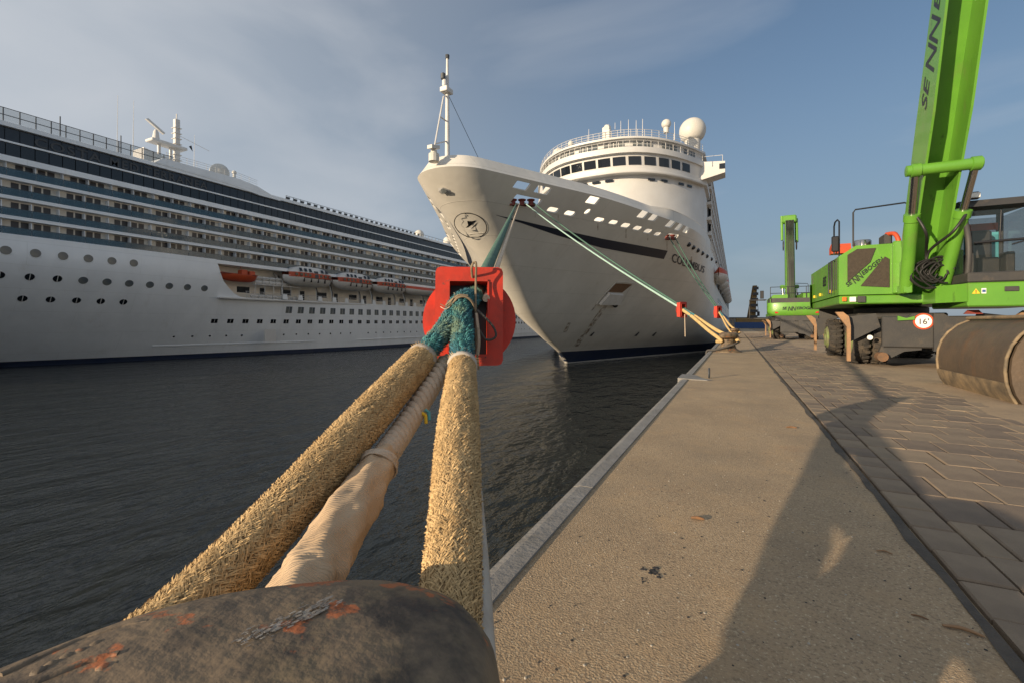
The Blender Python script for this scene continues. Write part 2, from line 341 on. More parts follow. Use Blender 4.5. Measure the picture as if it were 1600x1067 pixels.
# ------------------------------------------------------------------ the setting: water, quay, paving, yard
ZW = -4.3
b = MB(); b.add([(-3000, -600, ZW), (-1.2, -600, ZW), (-1.2, 3500, ZW), (-3000, 3500, ZW)], [(0, 1, 2, 3)])
b.build('water', 'water', kind='structure')
QE = -1.02                                   # quay edge
b = MB(); b.box(QE + .16, .80, -14, 420, -.30, 0); b.build('quay_concrete', 'concrete', kind='structure')
b = MB(); b.box(QE + .06, .80, -14, 420, -7, -.302); b.build('quay_wall', 'coping', kind='structure')
cop = thing('quay_coping', 'grey steel and concrete coping along the quay edge', 'coping', (QE, 0, 0)); 
def coping(y0, y1, wide=.16, zt=.012):
    m = MB(); m.prism([(QE + .05, y0, -.30), (QE, y0, -.24), (QE, y0, zt - .05), (QE + .03, y0, zt - .012), (QE + .07, y0, zt), (QE + wide, y0, zt), (QE + wide, y0, -.30)], (0, y1 - y0, 0))
    return m.build('coping_stone', 'coping', cop)
coping(-14, 2.95); coping(2.965, 9.65)
ys = 9.9
while ys < 120: coping(ys, ys + 9.3, .17, .02); ys += 9.32
b = MB(); b.prism([(QE - .03, 9.66, .03), (QE + .52, 9.66, .012), (QE + .60, 9.78, .012), (QE + .40, 10.0, .014), (QE + .24, 10.5, .016), (QE - .03, 10.5, .03)], (0, 0, -.32))
b.build('notch_plate', 'coping', cop)
b = MB(); b.box(.80, 3.2, -14, 420, -.3, -.035); b.build('paving_bed', 'joint_sand', kind='structure')
b = MB(); b.add([(3.0, -14, -.012), (900, -14, -.012), (900, 3000, -.012), (3.0, 3000, -.012)], [(0, 1, 2, 3)])
b.add([(-400, 420, -.012), (3.0, 420, -.012), (3.0, 3000, -.012), (-400, 3000, -.012)], [(0, 1, 2, 3)])
b.build('yard_ground', 'yard', kind='structure')
# uneven dark asphalt filler along the concrete edge
P = []
for i in range(0, 500):
    y = -4 + i * .12; P.append([(.80 - .012 * random.random() - .022 * max(0, math.sin(y * 1.7) * math.sin(y * 5.3 + 1)), y, .004), (.832 + .008 * random.random(), y, .003)])
b = MB(); b.grid(P); b.build('joint_filler', 'asphalt', kind='structure')
pav = thing('paving', 'brown running bond block paving beside the concrete strip', 'paving', (1.9, 10, 0))
pav['kind'] = 'structure'; del pav['category']
def paver_mesh(w, l, m):
    c = .008; k = MB(); k.add([(-w, -l, -.08), (w, -l, -.08), (w, l, -.08), (-w, l, -.08), (-w, -l, -c), (w, -l, -c), (w, l, -c), (-w, l, -c),
        (-w+c, -l+c, 0), (w-c, -l+c, 0), (w-c, l-c, 0), (-w+c, l-c, 0)],
        [(0,1,5,4),(1,2,6,5),(2,3,7,6),(3,0,4,7),(4,5,9,8),(5,6,10,9),(6,7,11,10),(7,4,8,11),(8,9,10,11)])
    return k.mesh('paver', m)
PM = {(k, m): paver_mesh(*s, m) for k, s in (('e', (.098, .143)), ('f', (.136, .2160)), ('h', (.064, .2160))) for m in ('paver_a', 'paver_b', 'paver_c')}
place = []
y = 1.0
while y < 60:
    place.append(('e', .965, y)); y += .298
y = 1.0; row = 0
while y < 60:
    x = 1.072; first = True
    while x < 2.98:
        if first and row % 2: place.append(('h', x + .066, y)); x += .137
        else: place.append(('f', x + .138, y)); x += .281
        first = False
    y += .436; row += 1
place.sort(key=lambda q: q[1]**2 + q[2]**2)
vis = [q for q in place if q[2] > 1.3 and (q[1] * .897 + q[2] * .4415) / max(.01, (q[2] * .897 - q[1] * .4415)) < 1.17]
near = vis[:300]; ns = set(near); far_b = {k: MB() for k in ('paver_a', 'paver_b', 'paver_c')}
def pz(x, y): return .004 * math.sin(x * 2.1 + y * .9) + random.uniform(-.004, .003) - .003
for q in place:
    mm = random.choice(('paver_a', 'paver_a', 'paver_b', 'paver_c')); z = pz(q[1], q[2])
    if q in ns:
        o = put('paver', PM[(q[0], mm)], pav); o.matrix_parent_inverse = INV[pav.name]; o.location = (q[1] + random.uniform(-.003, .003), q[2] + random.uniform(-.003, .003), z); o.rotation_euler = (random.uniform(-.006, .006), random.uniform(-.006, .006), random.uniform(-.006, .006))
    else:
        w, l_ = {'e': (.098, .143), 'f': (.136, .2160), 'h': (.064, .2160)}[q[0]]
        far_b[mm].box(q[1]-w, q[1]+w, q[2]-l_, q[2]+l_, -.06, z)
for k, v in far_b.items(): v.build('paver_field', k, pav, kind='stuff')
# drifted sand that blurs the edge between paving and yard
P = []
for i in range(140):
    y = 2 + i * .35; e = 2.70 + .05 * math.sin(y * .8) + .04 * math.sin(y * 2.3) + random.uniform(-.07, .07)
    P.append([(e, y, -.012), (e + .22, y, .001), (e + .5, y, .006 + .004 * math.sin(y * 3)), (3.6, y, -.008)])
b = MB(); b.grid(P); b.build('drifted_sand', 'yard', kind='structure')
for nm, X, Yc, rx, ry, hh in (('sand_heap', 7.3, 12.4, 2.7, 2.6, 1.9),):
    P = []
    for i in range(41):
        rr = i / 40; P.append([(X + rx*rr*math.cos(a)*(1 + .08*math.sin(3*a)), Yc + ry*rr*math.sin(a)*(1 + .1*math.sin(2*a+1)), -.02 + hh*max(0, (1-rr))**.9*(1 + .05*math.sin(5*a+9*rr)) + .03*math.sin(17*a)*math.sin(23*rr)*(1-rr)) for a in [2*math.pi*k/48 for k in range(49)]])
    o = MB().grid(P).build(nm, 'sand', smooth=180); tag(o, 'heap of pale sand behind the steel bucket', 'sand heap')
# ------------------------------------------------------------------ white cruise ship moored across the basin
LX = -72.0
def lxw(Y): return LX - .066 * max(0, 75 - Y) ** 1.3
def lflank(Y, Z):                            # X of the hull side
    t = min(1, max(0, (Z - ZW) / (9.0 - ZW)))
    up = LX - .012 * max(0, -Y) ** 1.9 if Y < 0 else LX
    return up + (lxw(Y) - LX) * (1 - t) ** 1.5
A = thing('cruise_ship', 'long white cruise ship with rows of blue glass balconies, across the water', 'cruise ship', (LX - 16, 110, ZW))
ST = [-30, -24, -18, -12, -6] + [i * 2.0 for i in range(0, 21)] + [41.5, 42.9, 44, 45, 46, 47, 48, 52, 58, 64, 70, 76, 90, 120, 160, 200, 240, 268]
ZL = [-6, ZW, -3.62, -3.6, -2, 0, 2, 4, 6, 8, 9.5, 11]
def ltop(Y):
    if Y <= 42.9: return 11.0
    if Y >= 47.5: return 5.45
    q = (Y - 42.9) / 4.6
    return 11 - 1.6 * min(1, q * 12) - (3.95) * (1 - (1 - q) ** 1.7)
def lgrid(z0, z1, k=12):
    P = []
    for Y in ST:
        zt = min(z1, ltop(Y)) if z1 > 0 else z1
        P.append([(lflank(Y, z0 + (zt - z0) * j / k), Y, z0 + (zt - z0) * j / k) for j in range(k + 1)])
    return P
MB().grid(lgrid(-3.6, 11, 16)).build('hull', 'ship_white', A, smooth=50)
b = MB(); b.grid([[(lflank(Y, z) + .01, Y, z) for z in (-6, -5, ZW, -3.6)] for Y in ST]); b.build('boot_top', 'boot_top', A, smooth=50)
# far side, bow and stern closing plates
b = MB(); b.box(LX - 32, LX - 29, -28, 268, -6, 11); b.box(LX - 31.9, LX - .3, 267.5, 270, -6, 19); b.build('far_side', 'ship_white', A)
# upper body: recess wall, slabs, glass bands, roof
Y0, Y1 = -6.0, 262.0
BOT = [17.45, 15.30, 13.10, 11.0]            # balcony floors, top to bottom
b = MB(); b.box(LX - 30, LX - 1.7, Y0, Y1, 18.4, 23.0); b.box(LX - 30, LX - .95, Y0, Y1, 10.5, 19.2); b.build('cabin_wall', 'cabin_wall', A)
b = MB(); b.box(LX - 1.69, LX + .02, Y0, 42.9, 10.92, 11.06)
b.build('hull_ledge', 'ship_white', A)
for i, z in enumerate(BOT):
    if i < 3: MB().box(LX - 1.68, LX, Y0, Y1, z - .38, z).build('deck_slab', 'ship_white', A)
MB().box(LX - 1.68, LX, 42.95, Y1, 10.45, 11.0).build('deck_slab', 'ship_white', A)
MB().box(LX - 1.68, LX + .05, Y0, Y1, 19.0, 19.66).build('deck_slab', 'ship_white', A)
MB().box(LX - 1.4, LX - .25, Y0, Y1, 19.66, 21.1).build('window_backing', 'glass_smoke', A)
MB().box(LX - 1.66, LX + .04, Y0, Y1, 21.1, 21.3).build('deck_slab', 'ship_white', A)
MB().box(LX - 1.4, LX - .45, Y0, Y1, 21.3, 22.85).build('window_backing', 'glass_smoke', A)
MB().box(LX - 30, LX + .10, Y0, Y1, 22.85, 23.35).build('roof_edge', 'ship_white', A)
pan = MB().box(-.05, 0, .04, 1.14, 0, 1.36).mesh('window_pane', 'glass_dark'); panb = MB().box(-.05, 0, .03, 1.15, 0, 1.48).mesh('window_pane', 'glass_smoke')
for i in range(75):
    put('window_pane', pan, A, M=None).location = (LX - .12, 12 + i * 1.185, 19.70)
    if i < 70: put('window_pane', panb, A).location = (LX - .30, 12 + i * 1.185, 21.33)
b = MB()
for i in range(75, 208): b.box(LX - .17, LX - .12, 12 + i*1.185 + .04, 12 + i*1.185 + 1.14, 19.7, 21.06)
b.build('far_panes', 'glass_dark', A, kind='stuff')
# faint raised lettering in the upper dark band
text_on('lettering', 'COSTA', 1.45, (LX - .22, 22.6, 21.5), (0, 1, 0), (0, 0, 1), 'rail_dark', A, bold=.02, space=1.2, font_x=1.15)
text_on('lettering', 'MEDITERRANEA', 1.45, (LX - .22, 29.6, 21.5), (0, 1, 0), (0, 0, 1), 'rail_dark', A, bold=.02, space=1.2, font_x=1.0)
# balconies
gp = MB().box(-.03, 0, .02, 2.35, 0, .80).mesh('balcony_glass', 'glass_teal')
dv = MB().prism([(0, 0, 0), (-.84, 0, 0), (-.84, 0, 1.62), (-.12, 0, 1.62)], (0, .06, 0)).mesh('divider', 'ship_white')
dr = MB().box(0, .04, 0, .62, 0, 1.62).mesh('balcony_door', 'door_dark')
rl = MB().box(-.05, .02, 0, 2.37, .88, .93).mesh('handrail', 'rail_dark')
gfar, dfar, vfar, rfar, ch = MB(), MB(), MB(), MB(), MB()
nd = 0
for r_, z in enumerate(BOT):
    for i in range(-4, 100):
        y = 20.0 + i * 2.37 + (.35 if r_ == 0 else 0)
        if -2 <= i < 70:
            put('balcony_glass', gp, A).location = (LX + .005, y, z + .01)
            put('divider', dv, A).location = (LX - .1, y, z)
        else:
            gfar.box(LX - .025, LX + .005, y + .02, y + 2.35, z + .01, z + .81)
            vfar.box(LX - .94, LX - .2, y, y + .06, z, z + 1.62)
        rfar.box(LX - .05, LX + .02, y, y + 2.37, z + .81, z + .85)
        for k in (0, 1):
            yy = y + (.45 if (i % 2) else .95) + k * .80
            if 0 <= i < 34 and not (i > 22 and k and random.random() < .3):
                put('balcony_door', dr, A).location = (LX - .95, yy, z + .02)
            elif i < 0 or i >= 34:
                if random.random() < .6: dfar.box(LX - .95, LX - .91, yy, yy + .62, z + .02, z + 1.64)
        if random.random() < .6:
            yy = y + random.uniform(.3, 1.4); ch.box(LX - .8, LX - .35, yy, yy + .45, z, z + .4); ch.box(LX - .8, LX - .72, yy, yy + .45, z, z + .8)
gfar.build('far_balcony_glass', 'glass_teal', A, kind='stuff'); dfar.build('far_doors', 'door_dark', A, kind='stuff')
vfar.build('far_dividers', 'superstructure_white', A, kind='stuff'); rfar.build('balcony_handrails', 'rail_dark', A, kind='stuff'); ch.build('balcony_chairs', 'rail_dark', A, kind='stuff')
# portholes and hull windows
def disc(r, n=20, d=.03):
    return MB().lathe([(r, -.02), (r, d), (r * .96, d + .01)], n=n, axis='X')
pa = disc(.47).mesh('porthole', 'glass_grey'); pbm = disc(.42).mesh('porthole', 'glass_dark'); bar = MB().box(.03, .06, -.035, .035, -.42, .42).mesh('porthole_bar', 'superstructure_white')
def hullpose(o, Y, Z):
    e = .4; dx = (lflank(Y, Z + e) - lflank(Y, Z - e)) / (2 * e); dy = (lflank(Y + e, Z) - lflank(Y - e, Z)) / (2 * e)
    nv = Vector((1, -dy, -dx)).normalized(); o.location = (lflank(Y, Z), Y, Z)
    o.rotation_euler = (0, -math.asin(nv.z), math.atan2(nv.y, nv.x))
for i in range(-3, 6): hullpose(put('porthole', pa, A), 20.3 + i * 2.37, 9.2)
for i in range(-3, 10):
    q = put('porthole', pbm if i < 3 else pa, A); hullpose(q, 20.1 + i * 2.37, 6.5)
    if i < 3:
        k = put('porthole_bar', bar, q); 
for i in range(-3, 6):
    q = put('porthole', pbm, A); hullpose(q, 20.0 + i * 2.37, 4.05); put('porthole_bar', bar, q)
def sq(w, h, m): 
    k = MB(); k.cbox(-.03, .03, -w/2, w/2, -h/2, h/2, .02); return k.mesh('hull_window', m)
w1 = sq(1.2, 1.2, 'glass_grey'); w2 = sq(.95, .74, 'glass_dark'); wb = MB().box(.03, .05, -.025, .025, -.55, .55).mesh('mullion', 'superstructure_white'); wb2 = MB().box(.03, .05, -.025, .025, -.36, .36).mesh('mullion', 'superstructure_white')
sc = MB().lathe([(.15, -.02), (.15, .03)], n=10, axis='X').mesh('scuttle', 'glass_dark')
for i in range(48):
    q = put('hull_window', w1, A); hullpose(q, 56.2 + i * 2.4, 3.64); put('mullion', wb, q)
for i in range(53):
    q = put('hull_window', w2, A); hullpose(q, 44.0 + i * 2.4, 1.56); put('mullion', wb2, q)
    if i % 9 != 5: hullpose(put('scuttle', sc, A), 39.2 + i * 2.4, -.8)
b = MB(); b.grid([[(lflank(Y, z) + o_, Y, z) for z, o_ in ((-2.35, .0), (-2.3, .09), (-2.1, .09), (-2.05, 0))] for Y in [37, 38, 42, 50, 60, 75, 100, 150, 220]]); b.build('rubbing_strake', 'ship_white', A)
b = MB(); b.box(LX, LX + .03, 50.9, 53.0, -1.9, .2); b.build('shell_door', 'superstructure_white', A)
# lifeboat deck: floor, bulwark posts, davits
MB().box(LX - 6, LX - .02, 43.5, 262, 5.1, 5.3).build('boat_deck', 'superstructure_white', A)
MB().box(LX - 6.2, LX - 3.0, 43.2, 262, 5.3, 10.45).build('boat_deck_wall', 'cabin_wall', A)
bp = MB().prism([(0, 0, 0), (0, 1.0, 0), (0, .8, .9), (0, .1, .9)], (-.12, 0, 0)).mesh('bulwark_post', 'ship_white')
dvt = MB(); 
q = [(-2.6, 0, 4.9), (-1.6, 0, 4.2), (-.7, 0, 3.0), (-.25, 0, 1.8), (-.15, 0, .2)]
dvt.tube(q, .17, 6); dvm = dvt.mesh('davit', 'superstructure_white'); dvk = MB().tube([(p_[0] + .14, p_[1], p_[2] + .1) for p_ in q[1:]], .10, 5).mesh('davit_track', 'black_paint')
rw = MB(); wd = MB(); orange_box = MB()
for i in range(14):
    y = 53.4 + i * 11.1
    for k in (2.0, 5.2, 9.6): put('bulwark_post', bp, A).location = (LX, y + k - 1, 5.45)
    for k in (1.2, 8.6):
        o = put('davit', dvm, A); o.location = (LX - .2, y + k, 5.4); put('davit_track', dvk, o)
for i in range(45):
    y = 48 + i * 4.1
    wd.box(LX - 2.99, LX - 2.96, y, y + 1.0, 5.6, 7.4) if i % 2 else wd.box(LX - 2.99, LX - 2.96, y, y + 2.2, 6.4, 7.4)
wd.build('boat_deck_windows', 'glass_dark', A, kind='stuff')
for z in (5.8, 6.15, 6.45): rw.tube([(LX - .1, 47.6, z), (LX - .1, 200, z)], .03, 4)
for i in range(100): rw.tube([(LX - .1, 47.8 + i*1.5, 5.4), (LX - .1, 47.8 + i*1.5, 6.45)], .03, 4)
rw.build('boat_deck_rail', 'white_paint', A, kind='stuff')
# roof: wind screens, raised house, mast, domes
for i in range(34):
    y = -2 + i * 1.3
    if y < 36:
        put_g = MB().box(LX - .02, LX + .0, y + .03, y + 1.27, 23.4, 24.75).build('wind_screen', 'glass_clear', A)
        f = MB(); f.box(LX - .05, LX + .03, y - .04, y + .04, 23.35, 24.85); f.box(LX - .04, LX + .02, y + .04, y + 1.26, 24.78, 24.85); f.box(LX - .04, LX + .02, y + .04, y + 1.26, 24.02, 24.09); f.build('screen_frame', 'rail_dark', put_g)
b = MB(); b.prism([(LX + .16, 34.5, 23.3), (LX + .16, 35.5, 24.25), (LX + .16, 46.5, 24.45), (LX + .16, 49.5, 24.1), (LX + .16, 54.0, 22.7), (LX + .16, 50, 22.7), (LX + .16, 45, 23.2)], (-26, 0, 0)); b.build('bridge_deck_house', 'ship_white', A)
b = MB(); 
for z in (24.75, 25.1, 25.4): b.tube([(LX, 36, z - .2), (LX, 46.5, z), (LX, 49.6, z - .3)], .025, 4)
for i in range(10): b.tube([(LX, 36 + i*1.35, 24.2), (LX, 36 + i*1.35, 25.3)], .025, 4)
b.build('roof_rail', 'white_paint', A, kind='stuff')
b = MB()
for i in range(60): 
    y = 55 + i * 1.5; b.box(LX - .06, LX, y, y + .07, 23.35, 23.95)
    if i < 26: b.prism([(LX - .3, y + .1, 23.36), (LX - .3, y + .9, 23.36), (LX - .3, y + 1.15, 23.9), (LX - .3, y + .35, 23.9)], (-.05, 0, 0))
b.box(LX - .05, LX, 55, 145, 23.93, 24.0); b.build('roof_screen', 'rail_dark', A, kind='stuff')
def lp(u, v, X=LX - 4): return px(u, v, X=X)
mst = lp(276, 262, LX - 8); mt = lp(278, 183, LX - 8)
mast = MB(); mast.cbox(mst.x - .35, mst.x + .35, mst.y - .35, mst.y + .35, mst.z - 1.5, mt.z - .6, .05); mast.tube([(mst.x, mst.y, mt.z - .7), (mst.x, mst.y, mt.z + .3)], .1, 6)
for k in range(7): mast.box(mst.x - .6, mst.x + .6, mst.y - .5, mst.y + .5, mst.z + 1.0 + k*.85, mst.z + 1.06 + k*.85)
mo = mast.build('radar_mast', 'white_paint', A)
pl = lp(262, 226, LX - 8); b = MB(); b.cbox(pl.x - 1, pl.x + 1, pl.y - 2.6, pl.y + 2.4, pl.z - .45, pl.z, .1); b.cbox(pl.x - .8, pl.x + .8, pl.y - 2.2, pl.y + .2, pl.z - 4, pl.z - 2.5, .1)
b.tube([(pl.x, pl.y - 1.2, pl.z - 4), (pl.x, pl.y - 1.2, pl.z)], .25, 8); b.tube([(pl.x, pl.y + .4, pl.z - 4), (pl.x, pl.y + .4, pl.z)], .2, 8); b.build('radar_platform', 'white_paint', mo)
b = MB(); b.lathe([(.5, 0), (.35, 1.2), (.2, 1.6)], (pl.x, pl.y - 1.6, pl.z), 10); b.prism([(pl.x - .2, pl.y - 3.0, pl.z + 2.7), (pl.x - .2, pl.y - 2.7, pl.z + 2.9), (pl.x - .2, pl.y - .4, pl.z + 1.5), (pl.x - .2, pl.y - .6, pl.z + 1.25)], (.4, 0, 0)); b.build('radar_scanner', 'white_paint', mo)
f1, f2, f3 = lp(295, 230, LX - 8), lp(299, 228.5, LX - 8), lp(301, 238, LX - 8); b = MB(); b.prism([f1, f2, f3], (.04, 0, 0)); b.build('signal_flag', 'black_paint', mo)
b = MB(); b.tube([(mst.x, mst.y + .3, mt.z - 3), (mst.x, mst.y + 5, pl.z + 1)], .04, 4); b.build('stay', 'white_paint', mo)
c = lp(232, 250, LX - 6); b = MB(); b.prism([(c.x, c.y - .6, c.z - .8), (c.x, c.y + 6, c.z - 1.2), (c.x, c.y + 5.5, c.z + .4), (c.x, c.y + .2, c.z + 1.4), (c.x, c.y - .6, c.z + 1.6)], (-3, 0, 0)); b.build('mast_house', 'white_paint', A)
for u, v, rpx, X in ((343, 271, 14, LX - 6), (366, 271, 3.5, LX - 3), (655, 368, 9, LX - 9), (700, 378, 9, LX - 9)):
    c = lp(u, v, X); r_ = rpx * math.hypot(c.x, c.y) / 711 * .82; b = MB(); b.ball((c.x, c.y, c.z), r_, 18, 9, -.55); b.lathe([(r_*.7, -r_*2.2), (r_*.6, -r_*.4)], (c.x, c.y, c.z), 12); b.build('satellite_dome', 'radome', A, smooth=60)
c = lp(668, 380, LX - 9); MB().cbox(c.x - 4, c.x, c.y - 7, c.y + 9, c.z - 1.6, c.z + .4, .1).build('dome_house', 'white_paint', A)
for u, v0, v1 in ((183, 232, 150), (208, 222, 158), (303, 262, 212)):
    a_ = lp(u, v0, LX - 3); c_ = lp(u + 1, v1, LX - 3); MB().tube([a_ - Vector((0, 0, 1.5)), c_], [.05, .02], 5).build('whip_antenna', 'white_paint', A)
a_ = px(94, 183, X=LX); b = MB(); b.tube([(LX, a_.y, 23.3), (LX, a_.y, a_.z)], .06, 5); c_ = px(189, 213, X=LX); b.tube([(LX, c_.y, 23.3), (LX, c_.y, c_.z)], .06, 5)
b.build('net_post', 'rail_dark', A)
# ------------------------------------------------------------------ boats on the davits
def lens(L, half, y0, prof):                 # boat hull: prof(list of (t along, half beam, keel z, sheer z))
    P = []
    for t, hb, kz, sz in prof:
        P.append([(half * hb * math.sin(a) , y0 + L * t, kz + (sz - kz) * (1 - math.cos(a)) ** .8) for a in [math.pi/2 * k / 6 for k in range(7)]][::-1] + [(-half * hb * math.sin(a), y0 + L * t, kz + (sz - kz) * (1 - math.cos(a)) ** .8) for a in [math.pi/2 * k / 6 for k in range(1, 7)]])
    return P
BP = [(0, .05, 1.0, 1.55), (.05, .42, .55, 1.5), (.15, .8, .2, 1.42), (.3, .98, .05, 1.36), (.5, 1, 0, 1.32), (.7, .98, .02, 1.34), (.88, .85, .15, 1.4), (.97, .6, .4, 1.45), (1, .1, .7, 1.5)]
def tender(name, loc, label, L=10.2, simple=False):
    o = thing(name, label, 'lifeboat', loc, 'boats on the davits of the far cruise ship', local=True)
    h = MB().grid(lens(L, 1.75, -L/2, BP)).build('boat_hull', 'white_paint', o, smooth=60)
    if simple:
        b = MB(); b.grid([[(x * .97, y, 1.3 + z * .55) for x, y, z in ((1.7*hb, -L/2+L*t, 0), (1.55*hb, -L/2+L*t, 1.0), (.9*hb, -L/2+L*t, 1.5), (0, -L/2+L*t, 1.6), (-.9*hb, -L/2+L*t, 1.5), (-1.7*hb, -L/2+L*t, 0))] for t, hb, kz, sz in BP]); b.build('canopy', 'boat_orange', o, smooth=60)
        return o
    b = MB(); b.grid([[(x, -L/2 + L*t, z) for x, z in ((1.76*hb, 1.30), (1.70*hb, 2.0), (-1.70*hb, 2.0), (-1.76*hb, 1.30))] for t, hb in ((.06, .45), (.15, .82), (.3, .98), (.5, 1), (.7, .99), (.9, .84), (.95, .6))]); b.build('orange_band', 'boat_orange', o)
    b = MB(); b.grid([[(x, -L/2 + L*t, z) for x, z in ((1.64*hb, 1.98), (1.3*hb, 2.55*q + 2.0*(1-q)), (.7*hb, 2.95*q + 2.0*(1-q)), (-.7*hb, 2.95*q + 2.0*(1-q)), (-1.64*hb, 1.98))] for t, hb, q in ((.08, .5, 0), (.16, .8, .7), (.3, .98, 1), (.5, 1, 1.05), (.72, .98, 1), (.86, .9, .75), (.95, .6, 0))]); b.build('canopy', 'white_paint', o, smooth=30)
    for t in (.14, .24, .33, .42, .66, .76, .86): MB().cbox(1.69, 1.765, -L/2 + L*t - .28, -L/2 + L*t + .28, 1.45, 1.85, .02).build('window', 'glass_dark', o)
    for t in (.24, .34, .44, .70, .80): MB().prism([(1.60, -L/2+L*t - .3, 2.15), (1.60, -L/2+L*t + .3, 2.15), (1.36, -L/2+L*t + .25, 2.62), (1.36, -L/2+L*t - .25, 2.62)], (.06, 0, .02)).build('window', 'glass_dark', o)
    MB().prism([(1.80, -L/2+L*.52, 1.35), (1.80, -L/2+L*.60, 1.35), (1.62, -L/2+L*.60, 2.35), (1.62, -L/2+L*.52, 2.35)], (-.3, 0, 0)).build('door', 'rail_dark', o)
    b = MB(); b.grid([[(1.77*hb + .03, -L/2+L*t, z) for z in (1.22, 1.30)] for t, hb in ((.3, .98), (.5, 1), (.7, .98), (.9, .84))])
    for t in (.3, .45, .6, .75, .9):
        b.box(1.50, 1.80 - .25*(t > .8), -L/2+L*t - .04, -L/2+L*t + .04, .62, 1.24)
    b.build('fender_frame', 'black_paint', o)
    MB().lathe([(.24, -.04), (.34, 0), (.24, .04)], (1.76, -L/2 + L*.47, 1.75), 12, 'X').build('lifebuoy', 'boat_orange', o)
    return o
ords = ['nearest white and orange tender on the davits, right of the stacked rafts', 'second white and orange tender, in the middle of the three', 'third white and orange tender, next to the orange topped lifeboat']
for i in range(3): tender('ship_tender', (LX + .25, 59.2 + i * 11.05, 7.95), ords[i]).scale = (1.1, 1, 1.22)
for i in range(2):
    tender('lifeboat', (LX + .2, 59.2 + (i + 3) * 11.05, 8.2), ['white lifeboat with orange top, left of the red rope guard', 'orange topped lifeboat half hidden behind the red rope guard'][i], simple=True)
o = thing('rescue_boat', 'small orange rescue boat at the front end of the boat deck', 'boat', (LX - .5, 46.5, 7.9), local=True)
P = [[(x * .62, y * 1, z * .9) for x, y, z in row] for row in lens(6.2, 1.75, -3.1, BP)]
MB().grid(P).build('boat_hull', 'boat_orange', o, smooth=60)
b = MB(); b.cbox(-.6, .6, .4, 1.4, 1.0, 2.0, .1); b.cbox(-.7, .7, 1.7, 2.7, 1.0, 1.9, .15); b.tube([(0, .6, 2), (0, .6, 2.8)], .05, 5); b.build('console', 'boat_orange', o)
b = MB(); b.cbox(-1.0, 1.0, -3.0, 3.0, 1.12, 1.25, .05); b.build('fender_tube', 'red_dull', o)
rm = MB().lathe([(.22, -.6), (.33, -.52), (.33, -.03), (.35, 0), (.33, .03), (.33, .52), (.22, .6)], n=12, axis='Y').mesh('life_raft', 'white_paint', 50)
for zz, k0, k1 in ((5.75, 0, 7), (8.2, 0, 5), (8.85, 0, 4)):
    for k in range(k0, k1):
        o = put('life_raft', rm, None); o.location = (LX - .75, 49.6 + k * 1.28 - (zz > 7) * -.6, zz)
        nth = ['first', 'second', 'third', 'fourth', 'fifth', 'sixth', 'seventh'][k]; rk = {5.75: 'bottom row on deck', 8.2: 'middle row on the rack', 8.85: 'top row on the rack'}[zz]
        tag(o, 'white life raft canister, %s from the orange rescue boat, %s' % (nth, rk), 'life raft', 'life rafts in racks')
b = MB(); b.box(LX - 1.4, LX - .2, 49.3, 58.5, 7.72, 7.84); b.tube([(LX - .2, 49.3, 8.9), (LX - .2, 58, 8.9)], .04, 4)
for k in range(6): b.tube([(LX - .25, 49.4 + k*1.7, 5.4), (LX - .25, 49.4 + k*1.7, 8.9)], .05, 4)
b.build('raft_rack', 'superstructure_white', A)
# ------------------------------------------------------------------ white cruise ship alongside, bow towards us
BX, HB = -21.4, 18.0
_st = [(-6.0, 61.4), (-4.3, 60.8), (-2.2, 57.4), (-.76, 53.6), (2.3, 46.9), (6.2, 40.8), (10, 35.0), (12, 31.9), (13.5, 29.8), (15.5, 28.5)]
def ystem(z):
    z = max(_st[0][0], min(_st[-1][0], z))
    for i in range(len(_st) - 1):
        if z <= _st[i+1][0]:
            (z0, y0), (z1, y1) = _st[i], _st[i+1]; t = (z - z0) / (z1 - z0)
            g = lambda j: (_st[min(j+1, len(_st)-1)][1] - _st[max(j-1, 0)][1]) / (_st[min(j+1, len(_st)-1)][0] - _st[max(j-1, 0)][0])
            m0, m1 = g(i) * (z1 - z0), g(i+1) * (z1 - z0)
            return (2*t**3 - 3*t**2 + 1)*y0 + (t**3 - 2*t*t + t)*m0 + (-2*t**3 + 3*t*t)*y1 + (t**3 - t*t)*m1
def zk(Y): q = min(1, max(0, (Y - 42) / 17)); return 13.5 - 1.05 * q * q * (3 - 2 * q)
def hb(s, z):
    t = min(1, max(0, (z + 4.3) / 17.8)); r_ = .25 + 3.5 * t ** 1.6; m_ = .42 + .11 * t; s = max(0, s)
    th = math.atan2(1, m_); s1 = r_ * (1 - math.cos(th)); b1 = r_ * math.sin(th)
    w = math.sqrt(max(0, 2 * r_ * s - s * s)) if s < s1 else b1 + m_ * (s - s1)
    return w if w < 15 else 15 + 3 * (1 - math.exp(-(w - 15) / 3))
ZB = -6.0
def hp(f, s, side=1, off=0):                 # f: 0 keel side .. 1 knuckle
    zf = ZB + f * (13.5 - ZB); Y = ystem(zf) + s; Z = ZB + f * (zk(Y) - ZB)
    return Vector((BX + side * (hb(s, zf) + off), Y, Z))
def hx(Y, Z):
    f = (Z - ZB) / (zk(Y) - ZB); zf = ZB + f * (13.5 - ZB); return BX + hb(Y - ystem(zf), zf)
def hn(Y, Z, e=.15):
    return Vector((1, -(hx(Y+e, Z) - hx(Y-e, Z)) / (2*e), -(hx(Y, Z+e) - hx(Y, Z-e)) / (2*e))).normalized()
